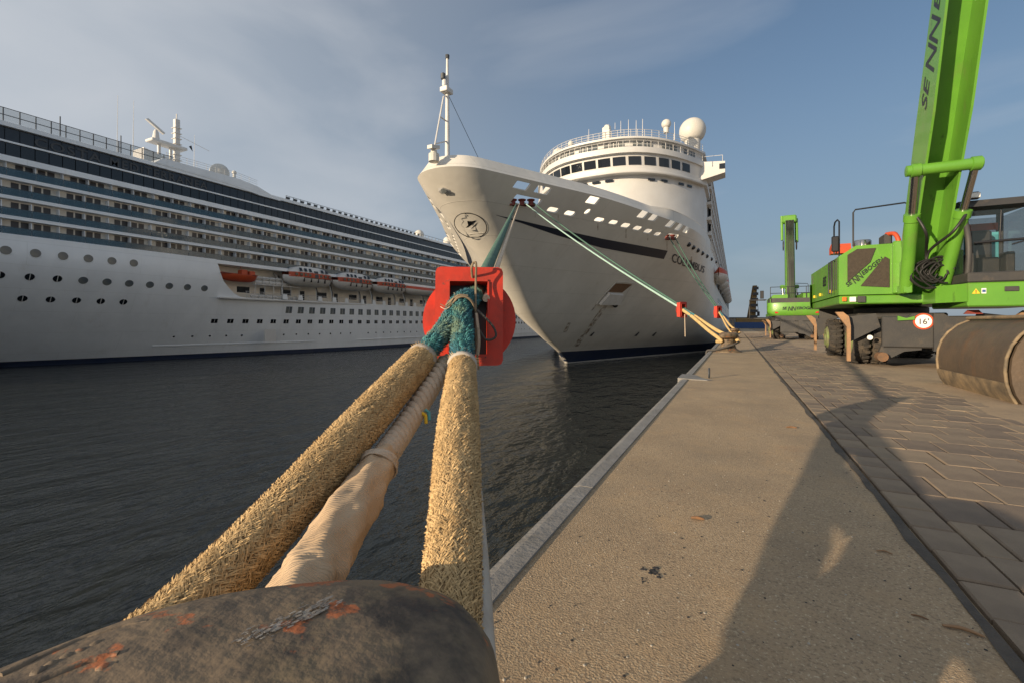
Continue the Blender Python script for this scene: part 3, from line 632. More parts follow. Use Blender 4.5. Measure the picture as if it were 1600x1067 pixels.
def hpix(u, v):                              # photo pixel to a point on the near hull side
    r = ray(u, v); lo = None; t = 25.0; last = None
    while t < 140:
        p_ = Vector((0, 0, CH)) + r * t
        g = hx(p_.y, p_.z) - p_.x
        if p_.y > ystem(ZB + (p_.z - ZB) / (zk(p_.y) - ZB) * (13.5 - ZB)) - .2 and g > 0:
            a, c = t - .25, t
            for _ in range(24):
                m_ = (a + c) / 2; q = Vector((0, 0, CH)) + r * m_
                if hx(q.y, q.z) - q.x > 0: c = m_
                else: a = m_
            return Vector((0, 0, CH)) + r * c
        t += .25
    return None
B = thing('cruise_ship', 'white cruise ship alongside the quay, its tall raked bow towards us', 'cruise ship', (BX, 150, ZW))
SS = [0, .04, .12, .25, .45, .7, 1.0, 1.4, 1.9, 2.5, 3.2, 4, 5, 6, 7.2, 8.5, 10, 11.5, 13, 15, 17, 19, 20, 21.5, 23, 24.5, 26, 27.5, 29, 30.5, 32, 33.5, 35, 36.5, 38, 40, 42, 44, 46, 48, 50, 52, 54, 57, 60, 64, 68, 72, 76, 90, 120, 160, 200, 235]
FS = [i / 26 for i in range(27)]
P = [[hp(f, s, -1) for s in SS[:0:-1]] + [hp(f, s, 1) for s in SS] for f in FS]
fb = 3.4 / (zk(60) - ZB)                      # boot top height
def band(P0):                                # add bulwark rows leaning inboard above the knuckle
    last = P0[-1]; rows = list(P0)
    for up, inn in ((.02, .02), (.6, .45), (1.2, .85)):
        row = []
        for i, p_ in enumerate(last):
            a = last[max(0, i-1)]; c = last[min(len(last)-1, i+1)]; d = (c - a); nn = Vector((-d.y, d.x, 0))
            nn = nn.normalized(); k = 1.0
            if p_.y > 52: k = 0
            row.append(p_ + nn * (inn * k) * 1 + Vector((0, 0, up)))
        rows.append(row)
    return rows
hullm = MB(); rows = band(P)
hullm.grid(P)
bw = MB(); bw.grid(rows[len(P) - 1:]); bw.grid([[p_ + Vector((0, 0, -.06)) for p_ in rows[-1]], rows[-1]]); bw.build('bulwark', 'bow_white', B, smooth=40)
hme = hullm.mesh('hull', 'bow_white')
ho = bpy.data.objects.new('hull', hme); C.objects.link(ho)
md = ho.modifiers.new('thick', 'SOLIDIFY'); md.thickness = .20; md.offset = -1
# openings cut through the bulwark and mooring deck
cut = MB()
def rrect(u0, v0, u1, v1, k=.32, n=4, sk=None):
    w, h = (u1 - u0) / 2, (v1 - v0) / 2; r_ = min(w, h) * 2 * k; cx, cy = (u0 + u1) / 2, (v0 + v1) / 2; out = []
    for sx, sy, a0 in ((1, 1, 0), (-1, 1, 90), (-1, -1, 180), (1, -1, 270)):
        for i in range(n): 
            a = R(a0 + 90 * i / (n - 1)); out.append((cx + sx*(w - r_) + r_*math.cos(a), cy + sy*(h - r_) + r_*math.sin(a)))
    return out
holes = []
def hole(u0, v0, u1, v1, slope=.22, k=.32, both=True):
    c = hpix((u0+u1)/2, (v0+v1)/2)
    pts = []
    # size from the pixels along the hull (Y) and upwards (Z)
    a, d = hpix(u0, (v0+v1)/2 ), hpix(u1, (v0+v1)/2)
    e, g = hpix((u0+u1)/2, v0), hpix((u0+u1)/2, v1)
    wy = abs(d.y - a.y) * .95; wz = abs(e.z - g.z) * 1.0 - .0
    nn = hn(c.y, c.z)
    P2 = rrect(c.y - wy/2, c.z - wz/2, c.y + wy/2, c.z + wz/2, k)
    for side in ((1, -1) if both else (1,)):
        ring = [Vector((hx(y, z), y, z)) for y, z in P2]
        lo_ = [p_ - nn * .9 for p_ in ring]; hi_ = [p_ + nn * .5 for p_ in ring]
        if side < 0: lo_ = [Vector((2*BX - q.x, q.y, q.z)) for q in lo_]; hi_ = [Vector((2*BX - q.x, q.y, q.z)) for q in hi_]
        m_ = len(ring); cut.add(lo_ + hi_, [tuple(range(m_-1, -1, -1)), tuple(range(m_, 2*m_))] + [(i, (i+1) % m_, m_+(i+1) % m_, m_+i) for i in range(m_)])
    holes.append((c, nn, wy, wz))
    return c, nn, wy, wz
UP = [(802, 285, 829, 298), (835, 292, 861, 305), (916, 308, 937, 321), (998, 329, 1013, 343), (1016, 333, 1029.5, 347), (1043, 343, 1055.5, 357), (1058, 348, 1067, 362), (1069.5, 352.5, 1077.5, 366)]
OV = [(854, 325, 874, 333.5), (881, 330.5, 900, 339), (913.5, 327, 922.5, 337), (928, 341, 945, 348.5), (951, 345, 966, 352.5), (970, 349.5, 985, 357.5), (989, 354, 1003, 361.5), (1006, 358.5, 1019, 366), (1022, 363.5, 1033, 370)]
for q in UP: hole(*q, k=.14)
for q in OV: hole(*q, k=.46)
big = hole(798, 308, 848, 323, k=.10); big2 = hole(1039, 366, 1060, 376, k=.2)
bow_eye = []
co = bpy.data.objects.new('cut', cut.mesh('cut')); C.objects.link(co)
bo = ho.modifiers.new('cut', 'BOOLEAN'); bo.operation = 'DIFFERENCE'; bo.object = co; bo.solver = 'EXACT'
bpy.context.view_layer.update(); dg = bpy.context.evaluated_depsgraph_get()
fin = bpy.data.meshes.new_from_object(ho.evaluated_get(dg)); print('HULL', len(fin.vertices), sum(p_.area for p_ in fin.polygons)); bpy.data.objects.remove(ho); bpy.data.objects.remove(co)
fin.shade_smooth(); fin.set_sharp_from_angle(angle=R(32))
put('hull', fin, B)
b = MB(); 
fr = [0, .04, .08, .12, fb]
b.grid([[hp(f, s, -1, .02) for s in SS[:0:-1]] + [hp(f, s, 1, .02) + Vector((0, -.02 if s == 0 else 0, 0)) for s in SS] for f in [fb * i / 6 for i in range(7)]])
b.build('boot_top', 'boot_top', B, smooth=60)
# mooring deck inside the bulwark
zd = 9.35
b = MB(); ring = []
ss = [0.2, .6, 1.2, 2, 3, 4.5, 6, 8, 10, 13, 16, 20, 24, 30]
f_ = (zd - ZB) / (13.3 - ZB)
rp = [hp(f_, s, 1, -.4) for s in ss]; rs_ = [hp(f_, s, -1, -.4) for s in ss]
b.grid([[Vector((p_.x, p_.y, zd)), Vector((q.x, q.y, zd))] for p_, q in zip(rs_, rp)]); b.build('mooring_deck', 'superstructure_white', B)
b = MB()
for x in (-27, -21.4, -16):
    b.box(x - .3, x + .3, 47, 47.6, zd, 13)
b.build('deck_post', 'superstructure_white', B)
# red roller fairleads in the two big openings
def roller(c, k=1.0):
    m_ = MB(); m_.lathe([(.42*k, 0), (.42*k, .12), (.24*k, .2), (.22*k, .42), (.36*k, .5), (.36*k, .58)], c, 14); return m_.build('roller_fairlead', 'red_dull', B, smooth=40)
FL = []
for u in (802.5, 816.5, 830.5):
    c = hpix(u, 321); nn = hn(c.y, c.z); FL.append(c); roller(c - nn * .12 - Vector((0, 0, .18)))
FL2 = []
for u in (1043, 1052):
    c = hpix(u, 374.5); nn = hn(c.y, c.z); FL2.append(c); roller(c - nn * .12 - Vector((0, 0, .18)), .9)
# dark hull stripe, name, emblem: thin paint films that follow the plating
def film(name, quads, m, side=1, n=24):
    """quads: list of ((Y,Ztop),(Y,Zbottom)) columns"""
    g = []
    for (y0, z0), (y1, z1) in quads:
        g.append([Vector((BX + side*(hx(y0 + (y1-y0)*k/4, z0 + (z1-z0)*k/4) - BX + .02), y0 + (y1-y0)*k/4, z0 + (z1-z0)*k/4)) for k in range(5)])
    return MB().grid(g).build(name, m, B)
tp = [(775, 337), (815, 346), (870, 359), (940, 374), (1000, 385), (1043, 393)]; bt = [(775, 337.5), (815, 350), (870, 369), (940, 388.5), (1000, 399.5), (1037, 406)]
def sub(L, k=8):
    o = []
    for a, c in zip(L[:-1], L[1:]): o += [(a[0] + (c[0]-a[0])*i/k, a[1] + (c[1]-a[1])*i/k) for i in range(k)]
    return o + [L[-1]]
qs = []
for a, c in zip(sub(tp), sub(bt)):
    p_, q = hpix(*a), hpix(*c); qs.append(((p_.y, p_.z), (q.y, q.z)))
film('bow_stripe', qs, 'navy_paint'); film('bow_stripe', qs, 'navy_paint', -1)
def hull_text(body, u0, v0, u1, v1, hpx, m, shear=.25, bold=.0, fx=1):
    a = hpix(u0, v0); c = hpix(u1, v1); h0 = hpix(u0 + 3, v0 - hpx)
    vs, fs = text2d(body, 1.0, bold, shear); w = max(x for x, y in vs); hgt = .73
    H_ = h0.z - a.z
    b = MB(); pts = []
    for x, y in vs:
        t = max(0, x / w) ** .9; q = hpix(u0 + (u1 - u0) * t, v0 + (v1 - v0) * t - y / hgt * hpx * (1 - .25 * t)); pts.append(q + hn(q.y, q.z) * .05)
    b.add(pts, fs); return b.build('ship_name', m, B)
hull_text('COLUMBUS', 1048, 409, 1101, 428, 15, 'navy_paint', .28, .010)
ec = hpix(733, 352); 
def ell(cu, cv, ru, rv_, tilt, k): return (cu + ru*math.cos(k)*math.cos(tilt) - rv_*math.sin(k)*math.sin(tilt), cv + ru*math.cos(k)*math.sin(tilt) + rv_*math.sin(k)*math.cos(tilt))
g = []
for i in range(49):
    k = 2*math.pi*i/48; o1, o2 = hpix(*ell(735, 353, 27, 19, .32, k)), hpix(*ell(735, 353, 25.6, 17.8, .32, k))
    g.append([q + hn(q.y, q.z) * .03 for q in (o1, o2)])
MB().grid(g).build('emblem_ring', 'black_paint', B)
def poly_film(name, uv, m):
    pts = [hpix(*q) for q in uv]; b = MB(); b.add([q + hn(q.y, q.z) * .03 for q in pts], [tuple(range(len(pts)))]); return b.build(name, m, B)
poly_film('emblem_bird', [(727, 357), (731, 353), (729.5, 346.5), (737, 346.5), (744.5, 345), (738, 352), (731, 356.5)], 'black_paint')
poly_film('emblem_bird', [(727, 359), (735, 357.5), (741, 353), (747, 347), (742, 355), (735, 359.5)], 'black_paint')
# bow recess (searchlight port) and anchor pocket with rust runs
poly_film('bow_light_port', [(684, 295), (692, 293.5), (702, 297), (704, 303), (690, 305), (685, 301)], 'superstructure_white')
poly_film('bow_light', [(688, 297), (692, 295.5), (697, 298), (697, 302), (690, 303)], 'glass_grey')
AP = [(962, 441), (975, 441), (992, 443), (984, 456), (971, 477), (958, 479), (940, 477), (931, 476), (945, 458)]
pts = [hpix(*q) for q in AP]; nn = hn(pts[0].y, pts[0].z)
b = MB(); b.grid([[p_ + nn * .03 for p_ in pts + pts[:1]], [p_ + nn * .10 for p_ in pts + pts[:1]]]); 
cen = sum((p_ for p_ in pts), Vector()) / len(pts)
b.grid([[p_ + nn * .10 for p_ in pts + pts[:1]], [cen + (p_ - cen) * .86 + nn * .03 for p_ in pts + pts[:1]]]); b.build('anchor_pocket', 'bow_white', B)
poly_film('anchor_recess', [(963, 443), (988, 445), (972, 458), (950, 457)], 'rusty_steel')
pp = hpix(960, 452); nn = hn(pp.y, pp.z)
b = MB(); q1, q2, q3, q4 = [hpix(*q) + nn * .12 for q in ((950, 457), (971, 459), (966, 474), (935, 474))]; b.prism([q1, q2, q3, q4], nn * .35); b.build('anchor', 'white_paint', B)
b = MB(); q = hpix(960, 476) + nn*.2; b.ball((q.x, q.y, q.z), .35, 10, 8); b.build('anchor_shackle', 'black_paint', B)
def streak(pts, w, m='stain'):
    g = []
    for i, (u, v) in enumerate(pts):
        a, c = hpix(u - w * (.5 + .5*math.sin(i*2.1)**2), v), hpix(u + w, v); g.append([a + hn(a.y, a.z)*.016, c + hn(c.y, c.z)*.016])
    return MB().grid(g).build('rust_run', m, B)
streak([(947, 476), (940, 486), (930, 500), (918, 516), (907, 530), (898, 543)], 4)
streak([(931, 477), (922, 489)], 1.5); streak([(948, 458), (948, 476)], 2); streak([(889, 505), (882, 520)], 3); streak([(1080, 402), (1079, 424)], 1.5)
for u, v, L_ in ((1042, 378, 16), (1056, 379, 12), (803, 326, 22), (836, 327, 14), (872, 336, 10), (934, 350, 12), (978, 359, 14), (1012, 367, 10)): streak([(u, v), (u, v + L_*.5), (u, v + L_)], .7)
for u, v in ((925, 522), (995, 522), (1022, 522)):
    poly_film('draught_mark', [(u - 4, v + 3), (u + 3, v - 3), (u + 4, v - 2), (u - 1, v + 4)], 'rail_dark')
# superstructure: curved front, bridge, brow, roof
FX = -16.0; XE, XW = BX + HB - .25, BX - HB + .25
def front(X, dy=0): return 56.5 + dy + 10.0 * (abs(X - FX) / 12.0) ** 2.7
def plan(inset, dy, y1=278, n=34):
    x0, x1 = XW + inset, XE - inset
    return [(x0 + (x1 - x0) * i / n, front(x0 + (x1 - x0) * i / n, dy)) for i in range(n + 1)] + [(x1, y1), (x0, y1)]
def slab(name, inset, dy, z0, z1, m, y1=278, taper=0):
    p_ = plan(inset, dy, y1); n_ = len(p_); bb = MB()
    q = plan(inset + taper*.1, dy + taper, y1)
    bb.add([(x, y, z0) for x, y in p_] + [(x, y, z1) for x, y in q], [tuple(range(n_-1, -1, -1)), tuple(range(n_, 2*n_))] + [(i, (i+1) % n_, n_+(i+1) % n_, n_+i) for i in range(n_)])
    return bb.build(name, m, B, smooth=30)
slab('forward_house', .25, 1.0, 12.3, 20.0, 'superstructure_white', taper=.5)
slab('bridge_sill', -.1, .3, 20.0, 20.7, 'superstructure_white')
slab('bridge_wall', .2, .7, 20.7, 22.3, 'superstructure_white', taper=-.4)
slab('bridge_brow', -.15, -.3, 22.3, 23.0, 'superstructure_white')
slab('upper_cabins', .6, 1.1, 23.0, 24.2, 'superstructure_white')
slab('roof', .1, .1, 24.2, 24.45, 'superstructure_white', y1=120)
MB().box(FX - 10, FX + 9, 70, 110, 24.45, 25.3).build('roof_house', 'superstructure_white', B)
def front_pane(name, X, w, z0, z1, dy, m, lean=0, par=None, dep=.06):
    g = []
    sl_ = (front(X + .1) - front(X - .1)) / .2; k_ = math.sqrt(1 + sl_ * sl_); w = w / k_
    for xx in (X - w/2, X, X + w/2):
        y = front(xx, dy); g.append([(xx, y - dep, z0), (xx, y - dep - lean, z1)])
    bb = MB(); bb.grid(g); bb.grid([[(p_[0], p_[1] + .05, p_[2]) for p_ in row] for row in g]); return bb.build(name, m, par or B)
def march(x, step):
    sl_ = (front(x + .1) - front(x - .1)) / .2; return x + step / math.sqrt(1 + sl_ * sl_)
x = -25.5
while x < -5.2:
    front_pane('bridge_window', x, 1.55, 21.0, 22.0, .62, 'glass_dark', .22); x = march(x, 1.86)
x = -25.0
while x < -5:
    o = front_pane('cabin_door', x, 2.5, 23.05, 24.0, 1.05, 'glass_grey')
    for k in (-.62, 0, .62): front_pane('mullion', march(x, k), .10, 23.03, 24.02, 1.0, 'superstructure_white', par=o)
    x = march(x, 3.4)
for x in (-19.5, -18.0, -16.3, -14.6, -9.6, -8.2, -6.4, -5.5): front_pane('slot_window', x, 1.0, 19.25, 19.55, 1.3, 'glass_dark')
front_pane('slot_window', -14.9, .9, 17.2, 17.5, 1.2, 'glass_dark')
def rail_line(dy, z, hs, nm):
    bb = MB(); g = [(XW + 1 + (XE - XW - 1.4) * i / 44, 0, z) for i in range(45)]; g = [(x, front(x, dy), z) for x, _, z in g]
    for h in hs: bb.tube([(x, y, z + h) for x, y, z in g], .03, 4)
    for x, y, z in g: bb.tube([(x, y, z), (x, y, z + hs[-1])], .03, 4)
    bb.build(nm, 'white_paint', B, kind='stuff')
rail_line(.5, 24.45, (.35, .65, .95), 'roof_rail'); rail_line(-.1, 23.0, (.42, .84), 'brow_rail')
MB().tube([(x, front(x, .12), 20.05) for x in [XW + (XE - XW) * i / 40 for i in range(41)]], .17, 6).build('front_gutter', 'superstructure_white', B, smooth=60)
# bridge wings
for s_ in (1, -1):
    w = MB(); x0, x1 = BX + s_*16.8, BX + s_*20.1
    w.prism([(x0, 66.3, 20.4), (x1, 66.6, 21.2), (x1, 66.6, 22.7), (x0, 66.3, 22.95)], (0, 2.6, 0)); w.build('bridge_wing', 'superstructure_white', B)
    MB().box(min(x1, x1 - s_*.7), max(x1, x1 - s_*.7), 66.5, 66.55, 21.7, 22.4).build('wing_window', 'glass_dark', B)
    r_ = MB(); r_.tube([(x0, 66.6, 23.7), (x1 - s_*.3, 66.8, 23.6), (x1 - s_*.3, 69, 23.6)], .03, 4); r_.tube([(x1 - s_*.3, 66.8, 22.6), (x1 - s_*.3, 66.8, 23.6)], .03, 4); r_.build('wing_rail', 'white_paint', B)
# radomes, whips, searchlights, gear on the roof
for u, v, rr, Y in ((1082, 206, 20, 69), (1041, 195, 7.5, 63), (873, 243, 11, 62), (892, 226, 5, 60)):
    c = px(u, v, Y=Y); d_ = math.hypot(c.x, c.y); r_ = rr * d_ / 711 * .92
    b = MB(); b.ball((c.x, c.y, c.z), r_, 24, 12, -.75); b.lathe([(r_*.55, -r_*1.9), (r_*.6, -r_*.6)], (c.x, c.y, c.z), 16); b.build('radome', 'radome', B, smooth=60)
for u, v0, v1 in ((951, 212, 195), (961, 210, 193), (970, 207, 190), (982, 206, 188), (994, 206, 189), (1004, 206, 187), (1054, 210, 192), (920, 218, 203)):
    a, c = px(u, v0, Y=59), px(u, v1, Y=59); MB().tube([a - Vector((0, 0, .8)), c], [.05, .025], 5).build('whip_antenna', 'white_paint', B)
c = px(948, 203, Y=57.5); b = MB(); b.cbox(c.x - .5, c.x + .5, c.y - .4, c.y + .4, c.z - 1.6, c.z + .2, .1); b.tube([(c.x + .1, c.y - .5, c.z), (c.x + .1, c.y + .5, c.z + .35)], .35, 10); b.build('searchlight', 'white_paint', B)
# bow mast
c = px(699, 246, X=BX); t_ = px(699, 93, X=BX); b = MB(); b.tube([(c.x, c.y, c.z - 1.2), (c.x, c.y, t_.z - 3.2), (c.x, c.y, t_.z)], [.22, .16, .10], 10)
mo = b.build('bow_mast', 'white_paint', B, smooth=60)
sy = -1.0
b = MB(); e0, e1, e2 = px(678, 235, X=BX), px(693, 152, X=BX), px(687, 183, X=BX); b.tube([e0, e1, (c.x, c.y, e1.z + .3)], .06, 6); b.tube([px(680, 226, X=BX), (c.x, c.y, c.z + 1.3)], .06, 6); b.tube([e2, (c.x, c.y, e2.z)], .06, 6); b.build('mast_brace', 'white_paint', mo)
b = MB(); b.cbox(c.x - .35, c.x + .35, c.y - .6, c.y + .35, t_.z - 2.9, t_.z - 2.5, .04); b.lathe([(.14, 0), (.2, .1), (.2, .5), (.1, .6)], (c.x, c.y - .4, t_.z - 2.5), 10); b.build('mast_platform', 'white_paint', mo)
b = MB(); b.lathe([(.16, 0), (.2, .05), (.2, .45), (.08, .55)], (c.x - .1, c.y - .45, t_.z - 1.9), 10); b.lathe([(.16, 0), (.18, .3)], (c.x, c.y, t_.z), 8); b.build('mast_lamp', 'rail_dark', mo)
b = MB(); b.tube([(c.x + .05, c.y + .1, t_.z - 3), (c.x + 1.6, c.y + 2.6, c.z + .2)], .025, 4); b.build('mast_stay', 'rail_dark', mo)
b = MB(); e = px(678, 244, X=BX); b.lathe([(.42, -.5), (.42, .1), (.26, .16), (.24, .4)], e, 12); b.prism([e + Vector((-.2, -.6, .35)), e + Vector((.25, -.6, .35)), e + Vector((.25, .45, .62)), e + Vector((-.2, .45, .62))], (0, 0, .28)); b.build('bow_winch', 'radome', mo)
# receding flank: balcony slabs, window bands, boats
for z in (14.6, 16.9, 19.2, 21.5, 23.8): MB().box(BX + HB - .6, BX + HB + .12, 74, 276, z - .25, z + .15).build('balcony_slab', 'superstructure_white', B)
for z in (13.2, 15.6, 17.9, 20.2, 22.5): MB().box(BX + HB - .7, BX + HB - .05, 76, 276, z - .3, z + .8).build('balcony_band', 'glass_dark', B)
for i in range(60):
    y = 76 + i * 3.4; MB().box(BX + HB - .3, BX + HB + .10, y, y + .12, 12.4, 23.6).build('balcony_divider', 'superstructure_white', B)
MB().box(BX + HB - .2, BX + HB + .03, 112, 272, 3.2, 4.2).build('blue_band', 'far_blue', B)
for i in range(9):
    p_ = hpix(1076 + i*7, 383 + i*4.6)
    if p_: 
        nn = hn(p_.y, p_.z); q = MB(); q.ball((p_.x, p_.y, p_.z), .3, 8, 6); q.build('hull_porthole', 'glass_dark', B)
for i in range(26):
    y = 104 + i * 3.2; z = 5.6; MB().cbox(BX + HB - .1, BX + HB + .05, y, y + 1.7, z, z + .9, .02).build('hull_window', 'glass_dark', B)
MB().box(BX + HB - .3, BX + HB + .02, 96, 260, 8.3, 11.6).build('boat_recess', 'rail_dark', B)
for i in range(7):
    o = thing('lifeboat', ['orange and white lifeboat nearest the bow on the quay side', 'second lifeboat from the bow on the quay side', 'third lifeboat from the bow on the quay side', 'fourth lifeboat from the bow on the quay side', 'fifth lifeboat from the bow on the quay side', 'sixth lifeboat from the bow on the quay side', 'lifeboat farthest aft on the quay side'][i], 'lifeboat', (BX + HB + .7, 92 + i * 15, 8.4), 'boats along the near ship', local=True)
    MB().grid([[(x * .8, y, z) for x, y, z in row] for row in lens(11, 1.75, -5.5, BP)]).build('boat_hull', 'white_paint', o, smooth=60)
    b = MB(); b.grid([[(x * .8, y, 1.3 + z * .75) for x, y, z in ((1.7*hb_, -5.5+11*t, 0), (1.55*hb_, -5.5+11*t, 1.0), (.9*hb_, -5.5+11*t, 1.6), (0, -5.5+11*t, 1.7), (-1.7*hb_, -5.5+11*t, 0))] for t, hb_, kz, sz in BP]); b.build('canopy', 'boat_orange', o, smooth=60)
# ------------------------------------------------------------------ bollards
def cw(x, z, Z): v_ = rv * x + fv0 * z; return Vector((v_.x, v_.y, Z))
HO = [(-.86, .30), (-.80, .42), (-.66, .60), (-.54, .715), (-.38, .79), (-.22, .825), (-.11, .80), (-.035, .72), (-.010, .60), (-.015, .46), (-.08, .32), (-.18, .22), (-.34, .15), (-.55, .13), (-.72, .17), (-.83, .23)]
HC = (-.40, .46)
def head_rings(n=72):
    pts = []; m = len(HO)
    for i in range(n):
        t = i * m / n; k = int(t); f = t - k; p0, p1, p2, p3 = [HO[(k + j - 1) % m] for j in range(4)]
        pts.append(tuple(.5*((2*p1[a]) + (-p0[a]+p2[a])*f + (2*p0[a]-5*p1[a]+4*p2[a]-p3[a])*f*f + (-p0[a]+3*p1[a]-3*p2[a]+p3[a])*f**3) for a in (0, 1)))
    return pts
def bollard(loc_fn, name, label, group='mooring bollards along the quay'):
    HZ = .035; base = loc_fn(HC[0], HC[1], 0); o = thing(name, label, 'bollard', base, group)
    ring = head_rings(); g = []
    prof = [(0, .665), (.25, .668), (.5, .664), (.7, .655), (.84, .640), (.93, .615), (.985, .580), (1.0, .545), (.985, .505), (.93, .475), (.82, .455), (.6, .44)]
    for k, z in prof:
        row = [loc_fn(HC[0] + (x - HC[0])*k, HC[1] + (y - HC[1])*k, z + HZ + .006*math.sin(9*x)*k) for x, y in ring]; g.append(row + row[:1])
    b = MB(); b.grid(g); b.build('bollard_head', 'bollard_iron', o, smooth=180)
    b = MB(); g = []
    for r_, z in ((.22, .50), (.215, .40), (.22, .25), (.25, .14), (.33, .07), (.40, .045), (.42, .03), (.42, -.01)):
        g.append([loc_fn(HC[0] + .02 + r_*1.15*math.cos(a), HC[1] + r_*math.sin(a), z) for a in [2*math.pi*i/32 for i in range(33)]])
    b.grid(g); b.build('bollard_stem', 'bollard_iron', o, smooth=60)
    return o
nb = bollard(cw, 'mooring_bollard', 'large worn brown iron bollard head filling the lower left corner')
# cast rib and worn bare patches on the near bollard head
def on_head(u, v, lift=.004):
    r_ = ray(u, v); t = .3; 
    while t < 1.2:
        p_ = Vector((0, 0, CH)) + r_ * t
        q = p_.x*rv.x + p_.y*rv.y, p_.x*fv0.x + p_.y*fv0.y
        # same profile as the head
        a = math.atan2(q[1]-HC[1], q[0]-HC[0]); best = min(RING, key=lambda e: abs(math.atan2(math.sin(a - e[0]), math.cos(a - e[0]))))
        k = math.hypot(q[0]-HC[0], q[1]-HC[1]) / best[1]
        z = PR(k) + .035
        if p_.z < z: return p_ + Vector((0, 0, lift))
        t += .002
    return None
RING = [(math.atan2(y - HC[1], x - HC[0]), math.hypot(x - HC[0], y - HC[1])) for x, y in head_rings(180)]
_pr = [(0, .665), (.25, .668), (.5, .664), (.7, .655), (.84, .640), (.93, .615), (.985, .580), (1.0, .545), (1.2, .2)]
def PR(k):
    for (a, z0), (c, z1) in zip(_pr[:-1], _pr[1:]):
        if k <= c: return z0 + (z1 - z0) * (k - a) / (c - a)
    return 0
def head_film(name, uv, m, lift=.004):
    pts = [q for q in (on_head(u, v, lift) for u, v in uv) if q]; b = MB(); cn = sum(pts, Vector()) / len(pts); b.add(pts + [cn], [(i, (i+1) % len(pts), len(pts)) for i in range(len(pts))]); return b.build(name, m, nb)
rnd = random.Random(21)
for (c0, c1, k_, sp_) in (((385, 1003), (525, 936), 150, 10), ((135, 1032), (230, 978), 80, 6)):
    b = MB()
    for _ in range(k_):
        f = rnd.random(); cu, cv_ = c0[0] + (c1[0]-c0[0])*f + rnd.gauss(0, sp_), c0[1] + (c1[1]-c0[1])*f + rnd.gauss(0, sp_*.45); rr = rnd.uniform(.8, 4.2); q = []
        for j in range(9):
            an = j*.698; w_ = rr*rnd.uniform(.4, 1.2); h_ = on_head(cu + w_*2.2*math.cos(an), cv_ + w_*.5*math.sin(an) - w_*1.0*math.cos(an), .0008)
            if h_: q.append(h_)
        if len(q) == 9: b.add(q, [tuple(range(9))])
    b.build('worn_patch', 'bollard_wear', nb, kind='stuff')
for L_, r_ in (([(0, 1058), (60, 1030), (130, 1001), (190, 982), (230, 974)], .0055), ([(0, 1085), (70, 1062), (140, 1034), (185, 1025)], .006), ([(180, 1040), (215, 1000), (233, 976)], .003)):
    MB().tube([q for q in (on_head(u, v, 0) for u, v in sub(L_, 4)) if q], r_, 6).build('cast_rib', 'bollard_iron', nb, smooth=60)
for u, v in ((80, 1040), (105, 1027), (125, 1020), (160, 1045), (60, 1050), (150, 1008)):
    q = on_head(u, v, 0)
    if not q: continue
    b = MB(); b.ball(q, .008, 8, 5, -.2, .6); b.build('cast_lettering', 'bollard_iron', nb, smooth=60)
def shifted(dx, dy, k=1.0, rot=0):
    base = cw(HC[0], HC[1], 0)
    def f(x, z, Z):
        q = cw(x, z, Z) - base; c_, s_ = math.cos(rot), math.sin(rot); return Vector((dx + k*(q.x*c_ - q.y*s_), dy + k*(q.x*s_ + q.y*c_), Z * k))
    return f
b2 = px(1137, 550, Z=0); b3 = px(1147.3, 529, Z=0)
bollard(shifted(b2.x, b2.y, 1.1, .3), 'mooring_bollard', 'middle bollard on the quay wrapped with two straw coloured rope sleeves')
bollard(shifted(b3.x, b3.y, 1.1, .3), 'mooring_bollard', 'farthest bollard on the quay, small beside the ship')
